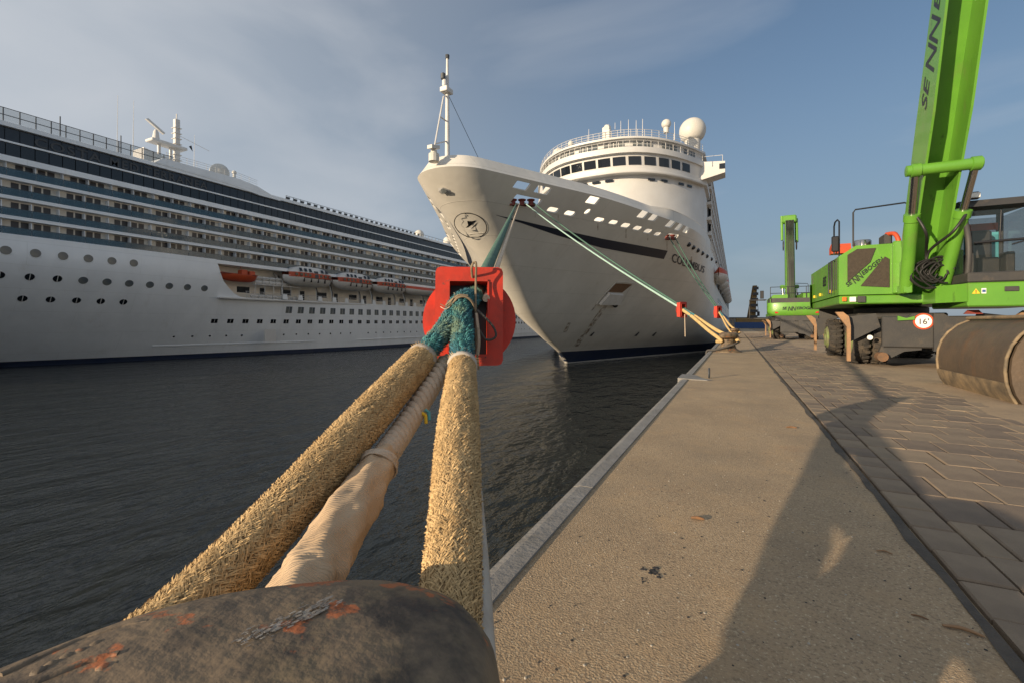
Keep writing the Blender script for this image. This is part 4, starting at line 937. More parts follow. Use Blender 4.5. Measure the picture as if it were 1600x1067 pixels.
# ------------------------------------------------------------------ fuzzy mooring line on the near bollard
def spline(pts, n):
    pts = [Vector(p_) for p_ in pts]; out = []; m = len(pts)
    for i in range(m - 1):
        p0, p1, p2, p3 = pts[max(0, i-1)], pts[i], pts[i+1], pts[min(m-1, i+2)]
        for k in range(n):
            f = k / n; out.append(.5*((2*p1) + (p2-p0)*f + (2*p0-5*p1+4*p2-p3)*f*f + (3*p1-p0-3*p2+p3)*f**3))
    return out + [pts[-1]]
def fuzz(name, path, rad, parent, m, core, step=.0048, around=96, ln=.019, wd=.00135, lift=.24, seed=1):
    rnd = random.Random(seed); path = spline(path, 14); L = [0]
    for a, c in zip(path[:-1], path[1:]): L.append(L[-1] + (c - a).length)
    def at(s):
        for i in range(len(path) - 1):
            if L[i+1] >= s: f = (s - L[i]) / (L[i+1] - L[i]); return path[i].lerp(path[i+1], f), (path[i+1] - path[i]).normalized()
        return path[-1], (path[-1] - path[-2]).normalized()
    rf = rad if callable(rad) else (lambda s: rad)
    MB().tube(path, [rf(s) * .93 * (1 + .02*math.sin(s*40)) for s in L], 20).build(core[0], core[1], parent, smooth=60)
    b = MB(); s = .004; row = 0
    while s < L[-1] - .01:
        p_, d = at(s); up = Vector((0, 0, 1)); a = d.cross(up).normalized(); c = a.cross(d).normalized(); r_ = rf(s)
        for k in range(around):
            th = 2*math.pi*(k + .5*(row % 2) + rnd.uniform(-.25, .25)) / around
            nn = a*math.cos(th) + c*math.sin(th); tg = d.cross(nn)
            # chevron weave: neighbouring columns lean opposite ways
            sg = 1 if int((th / (2*math.pi)) * 20 + .35*math.sin(s*31)) % 2 else -1
            if rnd.random() < .22: sg = -sg
            dr = (d * rnd.uniform(.5, 1.0) * (1 if rnd.random() < .9 else -1) + tg * sg * rnd.uniform(.35, .9) + nn * rnd.uniform(0, lift)).normalized()
            l_ = ln * rnd.uniform(.55, 1.35); w_ = wd * rnd.uniform(.6, 1.5)
            o_ = p_ + nn * (r_ * .95) + d * rnd.uniform(-.004, .004)
            m1 = o_ + dr * l_*.5 + nn * l_ * rnd.uniform(.04, .14 + lift*.2); e = o_ + dr * l_ + nn * l_ * rnd.uniform(-.10, lift*.55)
            sd_ = dr.cross(nn).normalized() * w_
            b.add([o_ - sd_, o_ + sd_, m1 + sd_*.9, m1 - sd_*.9, e], [(0, 1, 2, 3), (3, 2, 4)])
        s += step; row += 1
    return b.build(name, m, parent, kind='stuff')
ML = thing('mooring_line', 'thick mooring rope with shaggy straw chafe sleeves looped over the near bollard', 'rope', cw(-.39, .75, .5))
pR = [cw(-.115, .62, .45), cw(-.125, .95, .578), cw(-.178, 1.5, .745), cw(-.232, 2.12, .915)]
pL = [cw(-.73, .62, .46), cw(-.640, .95, .535), cw(-.535, 1.5, .725), cw(-.425, 2.17, .945)]
fuzz('chafe_fibres', pR, lambda s: .067 - .004*math.sin(s*5), ML, 'hemp', ('chafe_sleeve', 'hemp_core'), seed=2)
fuzz('chafe_fibres', pL, lambda s: .071 - .003*math.sin(s*4), ML, 'hemp', ('chafe_sleeve', 'hemp_core'), seed=3)
# canvas wrapped strand beside the right sleeve, rope round the back of the bollard
b = MB(); b.tube(spline([cw(-.040, .40, .38), cw(-.050, .62, .42), cw(-.082, .95, .53), cw(-.150, 1.5, .69), cw(-.212, 2.1, .88)], 10), .040, 14); b.build('canvas_strand', 'tape', ML, smooth=60)
b = MB(); b.tube(spline([cw(-.03, .42, .42), cw(-.06, .22, .38), cw(-.25, .08, .34), cw(-.5, .06, .34), cw(-.72, .2, .36), cw(-.78, .45, .41), cw(-.73, .64, .46)], 8), .07, 12); b.build('rope_eye', 'hemp_core', ML, smooth=60)
for c_, d_, r_ in ((pR[3], pR[3] - pR[2], .066), (pL[3], pL[3] - pL[2], .068)):
    d_ = d_.normalized(); b = MB(); b.tube([c_ - d_*.045, c_ - d_*.04, c_ - d_*.005, c_], [r_*.99, r_*1.07, r_*1.06, r_*.98], 20); b.build('tape_band', 'tape', ML, smooth=50)
jt = px(716, 474, d=2.36)
tl = [pL[3] - (pL[3]-pL[2]).normalized()*.03, px(690, 522, d=2.26), px(706, 498, d=2.32), jt]
tr = [pR[3] - (pR[3]-pR[2]).normalized()*.03, px(722, 525, d=2.25), px(720, 495, d=2.31), jt + Vector((.02, 0, 0)), px(735, 468, d=2.46)]
fuzz('frayed_fibres', tl, .050, ML, 'teal_rope', ('teal_rope', 'teal_core'), step=.005, around=40, ln=.016, wd=.0020, lift=.7, seed=4)
fuzz('frayed_fibres', tr, .055, ML, 'teal_rope', ('teal_rope', 'teal_core'), step=.005, around=42, ln=.016, wd=.0020, lift=.7, seed=5)
# frayed ends of the straw sleeves
for c_, d_, sdd in ((pR[3], pR[3] - pR[2], 11), (pL[3], pL[3] - pL[2], 12)):
    rnd = random.Random(sdd); d_ = d_.normalized(); a = d_.cross(Vector((0, 0, 1))).normalized(); c2 = a.cross(d_); b = MB()
    for k in range(260):
        th = rnd.uniform(0, 6.283); nn = a*math.cos(th) + c2*math.sin(th); o_ = c_ + nn*.062 - d_*.005; dr = (d_*rnd.uniform(.2, 1) + nn*rnd.uniform(-.3, 1) + d_.cross(nn)*rnd.uniform(-.6, .6)).normalized(); l_ = rnd.uniform(.015, .04); sd_ = dr.cross(nn).normalized()*.002
        b.add([o_ - sd_, o_ + sd_, o_ + dr*l_ - Vector((0, 0, l_*.2))], [(0, 1, 2)])
    b.build('frayed_end', 'hemp', ML, kind='stuff')
# middle strand: plaited pale rope running into a canvas sleeve
mid = [px(697, 566, d=2.25), px(668, 612, d=1.98), px(632, 668, d=1.72), px(602, 712, d=1.53)]
sp = spline(mid, 10)
b = MB(); cores = [[], [], [], []]
for i, p_ in enumerate(spline(mid, 26)):
    d_ = (mid[-1] - mid[0]).normalized(); a = d_.cross(Vector((0, 0, 1))).normalized(); c2 = a.cross(d_)
    for k in range(4):
        th = i * .42 + k * 1.571; cores[k].append(p_ + a*math.cos(th)*.027 + c2*math.sin(th)*.027)
for k in range(4): MB().tube(cores[k], .0195, 8).build('rope_strand', 'pale_rope', ML, smooth=60)
for u, v, d_, m_ in ((661, 612, 1.95, 'cab_blue'), (664, 640, 1.80, 'cab_blue'), (659, 645, 1.79, 'yellow')):
    q = px(u, v, d=d_) ; MB().tube([q, q + Vector((.012, .01, -.012)), q + Vector((.022, .0, -.04))], .007, 5).build('marker_yarn', m_, ML)
cv = [px(608, 702, d=1.57), px(594, 722, d=1.47), px(588, 735, d=1.43), px(570, 765, d=1.32), px(545, 805, d=1.19), px(518, 850, d=1.07), px(492, 893, d=.97), px(478, 915, d=.93), px(458, 955, d=.86), px(440, 1000, d=.80)]
cr_ = [.030, .052, .056, .064, .068, .067, .066, .066, .066, .06]
vs_p = spline(cv, 8); g = []
for i, p_ in enumerate(vs_p):
    f = i / 8; k = min(int(f), len(cr_)-2); r_ = .94*(cr_[k] + (cr_[k+1]-cr_[k])*(f-k)); d_ = (vs_p[min(i+1, len(vs_p)-1)] - vs_p[max(0, i-1)]).normalized(); a = d_.cross(Vector((0, 0, 1))).normalized(); c2 = a.cross(d_)
    g.append([p_ + (a*math.cos(t) + c2*math.sin(t)) * r_ * (1 + .05*math.sin(3*t + i*.35) + .05*math.sin(5*t - i*.31) + .03*math.sin(9*t + i*.5) + .022*math.sin(i*1.9 + 2*t) + .05*max(0, math.sin(i*.55 + 2.2*math.sin(t)))**3) for t in [2*math.pi*j/40 for j in range(41)]])
MB().grid(g).build('canvas_sleeve', 'canvas', ML, smooth=180)
for i in range(5):
    p_ = vs_p[9].lerp(vs_p[14], i/4); d_ = (vs_p[14] - vs_p[9]).normalized(); a = d_.cross(Vector((0, 0, 1))).normalized(); c2 = a.cross(d_)
    MB().tube([p_ + (a*math.cos(t) + c2*math.sin(t))*(.0585 + .0025*math.sin(3*t + i)) for t in [2*math.pi*j/20 for j in range(21)]], .0036, 6, cap=False).build('lashing', 'pale_rope', ML, smooth=60)
# ------------------------------------------------------------------ rope guards
def guard(name, label, c, ex, ey, k, disc_r):
    """folded red plate round a slot with a round plate behind, k scales the plate"""
    ex = ex.normalized(); ey = ey.normalized(); ez = ex.cross(ey)            # ez points at the viewer
    o = thing(name, label, 'rope guard', c, 'red rope guards on the mooring lines')
    P_ = lambda x, y, z: c + ex*x*k + ey*y*k + ez*z*k
    def plate(poly, z0, z1, nm, m='red_paint'):
        b = MB(); b.prism([P_(x, y, z0) for x, y in poly], ez*(z1 - z0)*k); return b.build(nm, m, o)
    x0, x1, y0, y1 = -.182, .182, -.265, .265; a0, a1, c0, c1 = -.105, .098, -.205, .185
    r_ = .028
    b = MB(); 
    outer = [(x0, y0 + r_), (x0 + .008, y0 + .008), (x0 + r_, y0), (x1 - r_, y0), (x1 - .008, y0 + .008), (x1, y0 + r_), (x1, y1 - r_), (x1 - .008, y1 - .008), (x1 - r_, y1), (x0 + r_, y1), (x0 + .008, y1 - .008), (x0, y1 - r_)]
    inner = [(a0, c0), (a0, c0), (a0, c0), (a1, c0), (a1, c0), (a1, c0), (a1, c1), (a1, c1), (a1, c1), (a0, c1), (a0, c1), (a0, c1)]
    m_ = len(outer); vs = []
    for z in (0, -.012):
        vs += [P_(x, y, z) for x, y in outer] + [P_(x, y, z) for x, y in inner]
    fs = []
    for i in range(m_):
        j = (i+1) % m_
        fs += [(i, j, m_+j, m_+i), (2*m_+i, 3*m_+i, 3*m_+j, 2*m_+j), (i, 2*m_+i, 2*m_+j, j)]
    b.add(vs, fs); b.build('front_plate', 'red_paint', o)
    for pl_ in ([(a0-.008, c0), (a0, c0), (a0, c1), (a0-.008, c1)], [(a1, c0), (a1+.008, c0), (a1+.008, c1), (a1, c1)], [(a0, c1), (a1, c1), (a1, c1+.012), (a0, c1+.012)]): plate(pl_, -.13, .010, 'slot_flange')
    # side returns folded towards the round plate
    plate([(x0, y0 + .03), (x0 + .008, y0 + .03), (x0 + .008, y1 - .03), (x0, y1 - .03)], -.13, -.012, 'side_return'); plate([(x1 - .008, y0 + .03), (x1, y0 + .03), (x1, y1 - .03), (x1 - .008, y1 - .03)], -.13, -.012, 'side_return')
    n_ = 48; cen = (.004, -.01)
    plate([(cen[0] + disc_r*math.cos(2*math.pi*i/n_), cen[1] + disc_r*math.sin(2*math.pi*i/n_)) for i in range(n_)], -.150, -.135, 'round_plate')
    plate([(a0 - .007, c0 + .004), (a1 + .007, c0 + .004), (a1 + .007, c1), (a0 - .007, c1)], -.1345, -.125, 'slot_back', 'black_paint')
    plate([(.085, -.225), (.092, -.225), (.092, -.218), (.085, -.218)], -.001, .0015, 'bolt_hole', 'black_paint')
    return o
gc = px(733, 494, d=2.44)
g1 = guard('rope_guard', 'large red steel rope guard on the nearest mooring line', gc, (rv + fv0 * .10), Vector((0, 0, 1)) + fv0 * .10, 1.0, .262)
# lashings on the guard
def cord(pts, r_, m, nm='lashing_cord'): return MB().tube(spline(pts, 8), r_, 6).build(nm, m, ML, smooth=60)
cord([px(738, 436, d=2.47), px(737, 418, d=2.40), px(741, 411, d=2.40), px(744, 414, d=2.385), px(743.5, 440, d=2.40), px(743, 480, d=2.36), px(744, 520, d=2.33), px(746, 560, d=2.32), px(748, 577, d=2.32)], .0062, 'twine')
cord([px(745, 485, d=2.33), px(758, 497, d=2.33), px(771, 512, d=2.34), px(775, 525, d=2.34), px(768, 531, d=2.34), px(758, 530, d=2.34), px(748, 515, d=2.34)], .0068, 'cord_dark')
cord([px(697, 485, d=2.31), px(706, 476, d=2.29), px(716, 466, d=2.285), px(728, 465, d=2.29), px(738, 473, d=2.30), px(743, 487, d=2.33)], .0062, 'twine')
cord([px(697, 478, d=2.31), px(708, 468, d=2.29), px(718, 462, d=2.29), px(731, 463, d=2.30)], .0055, 'twine')
cord([px(744, 490, d=2.33), px(748, 530, d=2.32), px(746, 555, d=2.31)], .009, 'pale_rope')
cord([px(688, 476, d=2.30), px(698, 480, d=2.29), px(705, 472, d=2.28), px(711, 462, d=2.29), px(709, 458, d=2.30)], .0022, 'twine'); cord([px(688, 480, d=2.28), px(696, 484, d=2.27), px(703, 480, d=2.27)], .002, 'pale_rope')
# line from the near guard up to the ship
def line(name, label, a, c, r_, m, sag=.0, group='mooring lines of the near ship', n=28):
    pts = [a.lerp(c, i/n) - Vector((0, 0, sag*4*(i/n)*(1 - i/n))) for i in range(n + 1)]
    o = MB().tube(pts, r_, 10).build(name, m, None, smooth=60); return tag(o, label, 'rope', group)
ga = px(742, 462, d=2.48)
line('mooring_rope', 'thick green mooring rope rising from the nearest rope guard to the bow', ga, FL[0] + Vector((.3, 0, .1)), .045, 'green_rope')
line('mooring_rope', 'pale rope running beside the green rope above the nearest rope guard', ga + Vector((.07, 0, -.02)), FL[0] + Vector((.55, .1, .1)), .020, 'pale_rope')
# lines to the other two bollards
def at_u(a, c, u):
    lo, hi = 0, 1
    for _ in range(40):
        m_ = (lo + hi)/2; p_ = a.lerp(c, m_); uu = 800 + F*(p_.dot(rv))/(p_.x*fv0.x + p_.y*fv0.y)
        if uu > u: lo = m_
        else: hi = m_
    return a.lerp(c, lo)
for bi, (bp_, fls, u_, kk, who) in enumerate(((b2, (FL[1], FL[2]), 1068, 1.35, 'middle'), (b3, (FL2[0], FL2[1]), 1124, 2.0, 'farthest'))):
    top = Vector((bp_.x - .15, bp_.y, .62)); gp_ = at_u(top, fls[0], u_); dd = (fls[0] - top).normalized()
    ex = rv*.80 + fv0*.55; ey = Vector((0, 0, 1))
    guard('rope_guard', 'red rope guard on the lines to the %s bollard' % who, gp_, ex, ey, kk, .20)
    for j, fl in enumerate(fls):
        off = Vector((.10*j, .05*j, .03*j))
        line('mooring_rope', ['mint green line from bow fairlead to the %s bollard', 'dark green line from bow fairlead to the %s bollard'][j] % who if bi == 0 else ['thin dark line from the aft fairlead to the %s bollard', 'second thin dark line from the aft fairlead to the %s bollard'][j] % who, gp_ + off, fl + Vector((.2, 0, .15)), .05 if bi == 0 else .055, ['mint_rope', 'green_rope'][j] if bi == 0 else 'green_rope', .25)
    s_ = thing('rope_sleeves', 'straw coloured rope sleeves between %s bollard and its rope guard' % who, 'rope', top, 'sleeved rope ends on the farther bollards')
    for j in (0, 1):
        sx = rv * (.22 if j else -.22); q = [gp_ + sx*.2, gp_.lerp(top, .3) + sx*.35, top.lerp(gp_, .25) + sx*.8 - Vector((0, 0, .06)), Vector((bp_.x, bp_.y, .46)) + sx*1.5 - fv0*.15, Vector((bp_.x, bp_.y, .40)) + sx*1.5 + fv0*.2]
        MB().tube(spline(q, 8), .075, 10).build('straw_sleeve', 'straw_rope', s_, smooth=60)
        MB().tube(spline([gp_ + sx*.1, gp_.lerp(top, .12) + sx*.2, gp_.lerp(top, .26) + sx*.3], 5), .08, 10).build('teal_rope', 'teal_rope', s_, smooth=60)
    MB().tube(spline([Vector((bp_.x + .4, bp_.y, .42)), Vector((bp_.x + .2, bp_.y - .35, .3)), Vector((bp_.x - .4, bp_.y - .4, .1)), Vector((bp_.x - .75, bp_.y - .2, .03)), Vector((QE - .02, bp_.y - .3, -.3))], 8), .04, 8).build('slack_line', 'cord_dark', s_, smooth=60)
    if bi == 0: MB().tube([gp_ + Vector((.05, 0, -.2)), gp_ + Vector((.07, 0, -1.2))], .018, 6).build('hanging_cord', 'pale_rope', s_)
# mooring ring, loose bits on the quay
q = px(1108, 591, Z=0); b = MB(); b.tube([q + Vector((.0, .075*math.cos(t), .10 + .10*math.sin(t))) for t in [R(-60) + R(300)*i/20 for i in range(21)]], .017, 8)
o = b.build('mooring_ring', 'rail_dark', smooth=60); tag(o, 'upright steel mooring ring on the concrete', 'ring')
def debris(name, label, cat, u, v, f, m, grp=None):
    p_ = px(u, v, Z=.002); b = MB(); f(b, p_); o = b.build(name, m, smooth=60); tag(o, label, cat, grp)
def stick(L, ang, r_, bend=.2):
    def f(b, p_):
        d_ = Vector((math.cos(ang), math.sin(ang), 0)); s_ = Vector((-d_.y, d_.x, 0)); b.tube(spline([p_ - d_*L/2 + Vector((0, 0, r_)), p_ + s_*L*bend + Vector((0, 0, r_*1.4)), p_ + d_*L/2 + Vector((0, 0, r_))], 5), [r_*(.6 + .5*math.sin(math.pi*i/10)) for i in range(11)], 7)
    return f
debris('wood_chip', 'short brown wood chip in the sun on the concrete', 'wood chip', 1090, 812, stick(.07, .1, .008, .03), 'twig')
debris('twig', 'curved tan twig lying in the shade', 'twig', 1382, 864, stick(.06, -.1, .0035, .3), 'ochre_steel')
debris('twig', 'long brown twig in the shade near the paving', 'twig', 1505, 988, stick(.11, -.15, .006, .12), 'ochre_steel')
debris('twig', 'thin dark twig beside the long brown one', 'twig', 1437, 965, stick(.05, -.2, .003, .1), 'twig')
debris('twig', 'small dark twig in the sun far along the concrete', 'twig', 1237, 669, stick(.10, .2, .008, .15), 'twig')
def lump(r_, n_):
    def f(b, p_):
        rnd = random.Random(int(p_.x*1000)); 
        for _ in range(n_):
            q_ = p_ + Vector((rnd.gauss(0, r_), rnd.gauss(0, r_), 0)); k = rnd.uniform(.25, .6)*r_; b.ball((q_.x, q_.y, .0), k, 7, 4, -.3, .45)
    return f
debris('tar_lumps', 'cluster of black tar crumbs in the sun on the concrete', 'tar', 1021, 893, lump(.020, 22), 'tar')
debris('tar_lumps', 'small black tar crumbs just below the larger cluster', 'tar', 1008, 906, lump(.010, 8), 'tar')
rnd = random.Random(5); b = MB(); b2_ = MB()
for _ in range(900):
    y = 1.1 + 12*rnd.random()**1.6; x = rnd.uniform(QE + .2, .78); r_ = rnd.uniform(.0018, .006); (b if rnd.random() < .62 else b2_).ball((x, y, .0), r_, 6, 3, -.3, rnd.uniform(.4, .8))
b.build('grit', 'tar', kind='stuff'); b2_.build('light_grit', 'pebble', kind='stuff')
# ------------------------------------------------------------------ green material handlers (local: front is -Y)
def wheel(parent, x, y, side, r=.63, w=.36):
    o = MB(); prof = [(.30, -w/2), (r*.80, -w/2), (r*.94, -w/2 + .03), (r, -w/2 + .09), (r, w/2 - .09), (r*.94, w/2 - .03), (r*.80, w/2), (.30, w/2)]
    o.lathe([(a, h) for a, h in prof], (x, y, r), 36, 'X'); t = o.build('tyre', 'tyre', parent, smooth=40)
    lug = MB()
    for i in range(22):
        a = 2*math.pi*i/22
        for s_ in (-1, 1):
            a2 = a + (.14 if s_ > 0 else 0); pts = []
            for (h, da) in ((.015, .04), (.17, -.035), (.17, .085), (.015, .16)):
                pts.append(Vector((x + s_*h, y + (r - .012)*math.cos(a2 + da), r + (r - .012)*math.sin(a2 + da))))
            cc = sum(pts, Vector())/4; up_ = Vector((0, cc.y - y, cc.z - r)).normalized(); lug.prism(pts, up_*.035)
    lug.build('tread', 'tyre', t, kind='stuff')
    rm_ = MB(); xs = side
    rm_.lathe([(.36, -.02), (.38, .0), (.36, .03), (.30, -.06), (.16, -.05), (.15, .03), (.05, .04)], (x + side*w/2*1.0, y, r), 24, 'X'); rm_.build('rim', 'rim', t, smooth=40)
    return t
def rail(parent, pts, r=.022, m='black_paint', nm='handrail'): return MB().tube(pts, r, 7).build(nm, m, parent, smooth=60)
def handler(name, label, loc, rz, upper, boom, full=True, grp='green material handlers on the quay'):
    o = thing(name, label, 'material handler', loc, grp, local=True, rz=rz)
    def bx(nm, m, *a, c=.02, par=None): return MB().cbox(*a, c).build(nm, m, par or o)
    # undercarriage
    for y in (-2.15, 1.45):
        for s_ in (-1, 1):
            wheel(o, s_*1.22, y, s_); wheel(o, s_*.80, y, s_)
        bx('axle', 'dark_paint', -1.0, 1.0, y - .2, y + .2, .45, .85)
    bx('chassis', 'dark_paint', -.62, .62, -3.0, 2.4, .62, 1.28, c=.05)
    bx('chassis_deck', 'dark_paint', -1.05, 1.05, -1.2, 1.0, 1.2, 1.42, c=.04)
    MB().lathe([(.85, 1.40), (.92, 1.44), (.92, 1.58), (.85, 1.62)], (0, -.1, 0), 36).build('slew_ring', 'dark_paint', o, smooth=40)
    # stabiliser plates and legs, front and rear
    for yf, sg in ((-3.05, -1), (2.35, 1)):
        for s_ in (-1, 1):
            pl_ = [(s_*.1, 1.36), (s_*.28, 1.36), (s_*.55, 1.16), (s_*.88, .62), (s_*1.0, .28), (s_*.9, .14), (s_*.7, .24), (s_*.45, .40), (s_*.1, .45)]
            MB().prism([(x, yf + sg*(.02 if s_ < 0 else .16), z) for x, z in pl_], (0, sg*.12, 0)).build('stabiliser_plate', 'dark_paint', o)
            lg = MB(); lg.prism([(s_*1.62, yf + sg*.10, 1.30), (s_*1.75, yf + sg*.10, 1.42), (s_*1.92, yf + sg*.10, 1.42), (s_*1.66, yf + sg*.10, 1.02), (s_*1.66, yf + sg*.10, .12), (s_*1.58, yf + sg*.10, .12), (s_*1.58, yf + sg*.10, 1.05)], (0, sg*.11, 0)); lg.build('stabiliser_leg', 'ochre_steel', o)
            MB().lathe([(.12, -.16), (.12, .16)], (s_*.92, yf + sg*.15, .26), 14, 'Y').build('pivot_pin', 'rusty_steel', o, smooth=40)
            MB().prism([(s_*.90, yf - sg*.05, 1.02), (s_*1.56, yf - sg*.05, .62), (s_*1.58, yf - sg*.05, 1.30), (s_*1.0, yf - sg*.05, 1.38)], (0, sg*.05, 0)).build('mudguard', 'dark_paint', o)
    bx('crossbeam', 'dark_paint', -.9, 2.35, -3.24, -3.08, .50, 1.30, c=.03) if full else bx('crossbeam', 'dark_paint', -1.0, 1.0, -3.24, -3.08, .5, 1.3, c=.03)
    U = thing('u', '', '', (0, 0, 0), local=True, rz=upper); 
    del U['label']; del U['category']; U.name = 'upper_structure'; U.parent = o
    def ux(nm, m, *a, c=.02, par=None): return MB().cbox(*a, c).build(nm, m, par or U)
    # slewing platform, engine house (viewer's left), counterweight
    ux('platform', 'green_paint', -1.68, 1.62, -2.35, 3.0, 1.66, 1.90, c=.03)
    h = MB(); h.prism([(-1.70, -2.38, 1.92), (-.42, -2.38, 1.92), (-.42, -2.38, 3.30), (-1.30, -2.38, 3.30), (-1.70, -2.38, 3.02)], (0, 5.3, 0)); hs = h.build('engine_house', 'green_paint', U)
    h = MB(); h.prism([(.42, -1.0, 1.92), (1.62, -1.0, 1.92), (1.62, -1.0, 3.0), (1.4, -1.0, 3.2), (.42, -1.0, 3.2)], (0, 3.9, 0)); h.build('engine_house', 'green_paint', U)
    MB().prism([(-1.50, -2.40, 2.28), (-.98, -2.40, 2.82), (-.86, -2.40, 3.20), (-1.28, -2.40, 3.20), (-1.50, -2.40, 3.05)], (0, -.012, 0)).build('grille', 'grille', hs)
    MB().prism([(-1.20, -2.40, 2.16), (-.56, -2.40, 2.10), (-.56, -2.40, 2.88), (-.66, -2.40, 2.95)], (0, -.012, 0)).build('grille', 'grille', hs)
    senne(hs, (-1.50, -2.402, 2.14), (.80, 0, .70), (-.66, 0, .75), .155, 'black_paint')
    text_on('lettering', '835', .42, (-1.715, .2, 2.35), (0, -1, 0), (0, 0, 1), 'black_paint', hs, bold=.012, shear=.15, font_x=.95)
    for k in range(4): MB().box(-1.712, -1.70, -2.1 + k*.28, -2.0 + k*.28, 2.1, 3.0).build('vent_slat', 'dark_paint', hs)
    for y, z in ((-1.2, 2.05), (.6, 2.05), (1.9, 2.05)): MB().cbox(-1.75, -1.70, y, y + .14, z, z + .1, .01).build('latch', 'yellow', hs)
    MB().cbox(-1.45, -1.30, -2.42, -2.37, 1.72, 1.86, .01).build('headlight', 'lamp_glass', U); MB().cbox(-1.62, -1.52, -2.42, -2.37, 1.74, 1.86, .01).build('indicator', 'amber', U)
    MB().cbox(-1.27, -1.08, -2.41, -2.37, 1.70, 1.88, .01).build('light_box', 'dark_paint', U)
    MB().lathe([(.17, 3.30), (.22, 3.33), (.22, 3.52), (.20, 3.55)], (-1.0, -1.6, 0), 18).build('exhaust_cap', 'chrome', U, smooth=40)
    MB().cbox(-.62, -.44, -2.2, -1.6, 3.30, 3.62, .04).build('filter_box', 'dark_paint', U)
    MB().tube(spline([(-.38, -2.3, 2.6), (-.36, -2.45, 3.2), (-.42, -2.35, 3.55), (-.55, -2.1, 3.6)], 5), .06, 8).build('red_hose', 'boat_orange', U, smooth=60)
    MB().cbox(-.50, -.30, -2.52, -2.36, 1.92, 3.35, .03).build('house_post', 'green_paint', U)
    rail(U, [(-1.66, -2.2, 1.95), (-1.66, -2.2, 4.05), (-1.66, -1.95, 4.15), (-1.66, -1.6, 4.15), (-1.66, -1.45, 4.05), (-1.66, -1.45, 3.2)])
    rail(U, [(-1.35, -2.3, 3.3), (-1.35, -2.3, 4.25), (-1.30, -2.3, 4.33), (-.2, -2.3, 4.40), (-.12, -2.3, 4.33), (-.1, -2.3, 3.3)])
    rail(U, [(-1.80, -1.9, 2.0), (-1.80, -1.9, 2.95), (-1.72, -1.9, 2.97)]); rail(U, [(-1.80, -1.5, 2.0), (-1.80, -1.5, 2.95), (-1.72, -1.5, 2.97)])
    MB().cbox(-1.88, -1.70, -2.45, -2.40, 3.15, 3.6, .03).build('mirror', 'black_paint', U)
    MB().prism([(-1.70, -1.3, 3.25), (-1.70, -.9, 3.25), (-1.70, -.9, 3.45), (-1.70, -1.2, 3.55)], (.5, 0, 0)).build('warning_plate', 'boat_orange', U)
    cwb = MB(); g = []
    for z, k in ((1.70, .80), (1.80, .94), (2.05, 1.0), (2.55, 1.0), (2.62, .97)):
        g.append([(1.78*math.sin(t)*(.9 + .1*k), 2.55 + .72*k*math.cos(t)**.5 if math.cos(t) > 0 else 2.55, z) for t in [R(-90) + R(180)*i/24 for i in range(25)]])
    cwb.grid(g); cwb.build('counterweight', 'green_paint', U, smooth=40)
    MB().prism([(-1.72, 2.5, 2.62), (1.72, 2.5, 2.62), (1.5, 3.15, 2.62), (-1.5, 3.15, 2.62)], (0, 0, .32)).build('counterweight_cap', 'dark_paint', U)
    MB().prism([(-1.5, 2.5, 1.70), (1.5, 2.5, 1.70), (1.3, 3.05, 1.70), (-1.3, 3.05, 1.70)], (0, 0, -.38)).build('counterweight_base', 'dark_paint', U)
    if upper != 0 or not full:
        senne(U, (.90, 3.292, 2.12), (-1, 0, 0), (0, 0, 1), .27, 'black_paint', 1.05)
        MB().cbox(-1.32, -1.0, 3.10, 3.16, 1.85, 1.98, .02).build('tail_lamp', 'red_lens', U); MB().cbox(1.0, 1.32, 3.10, 3.16, 1.85, 1.98, .02).build('tail_lamp', 'red_lens', U)
        for z in (3.3, 3.75): rail(U, [(-1.6, 3.0, z), (1.6, 3.0, z)], nm='rear_rail')
        for x in (-1.6, -.6, .5, 1.6): rail(U, [(x, 3.0, 2.9), (x, 3.0, 3.75)], nm='rear_rail')
        sp_ = MB(); sp_.tube([(2.9, 1.0, 1.5), (2.9, 1.0, 2.9), (1.8, 1.0, 2.9)], .03, 6); sp_.tube([(2.9, 2.2, 1.5), (2.9, 2.2, 2.9), (1.8, 2.2, 2.9)], .03, 6); sp_.tube([(2.9, 1.0, 2.9), (2.9, 2.2, 2.9)], .03, 6); sp_.tube([(2.9, 1.0, 2.2), (2.9, 2.2, 2.2)], .03, 6); sp_.box(1.7, 2.9, 1.0, 2.2, 1.48, 1.54); sp_.build('service_platform', 'dark_paint', U)
        MB().cbox(1.95, 2.2, 1.6, 1.66, 3.0, 3.6, .02).build('mirror', 'black_paint', U)
        ld = MB()
        for s_ in (.4, 1.1): ld.box(s_, s_ + .05, 2.62, 2.70, .35, 1.35)
        for k in range(5): ld.box(.4, 1.15, 2.60, 2.72, .4 + k*.22, .45 + k*.22)
        ld.build('ladder', 'ochre_steel', o)
        MB().lathe([(.12, 0), (.12, .03)], (-.3, 2.62, .95), 14, 'Y').build('tow_eye', 'black_paint', o)
    # boom, cylinders
    A0, A1, wd, dp = boom
    A0, A1 = Vector(A0), Vector(A1); d = (A1 - A0).normalized(); L = (A1 - A0).length; xx = Vector((1, 0, 0)); nb_ = xx.cross(d).normalized()
    if nb_.y > 0: nb_ = -nb_                                  # towards the front / underside
    P_ = lambda x, t, q: A0 + xx*x + d*(L*t) + nb_*q
    for s_ in (-1, 1):                                          # side plates proud of the bottom plate
        pb = [(0, -.25), (.10, -dp*.62), (.32, -dp*.62), (.55, -dp*.55), (1.0, -dp*.40), (1.0, dp*.34), (.55, dp*.45), (.36, dp*.58), (.10, dp*.42), (0, .20)]
        MB().prism([P_(s_*wd/2, t, q) for t, q in pb], xx*(-s_*.045)).build('boom_side', 'green_paint', U)
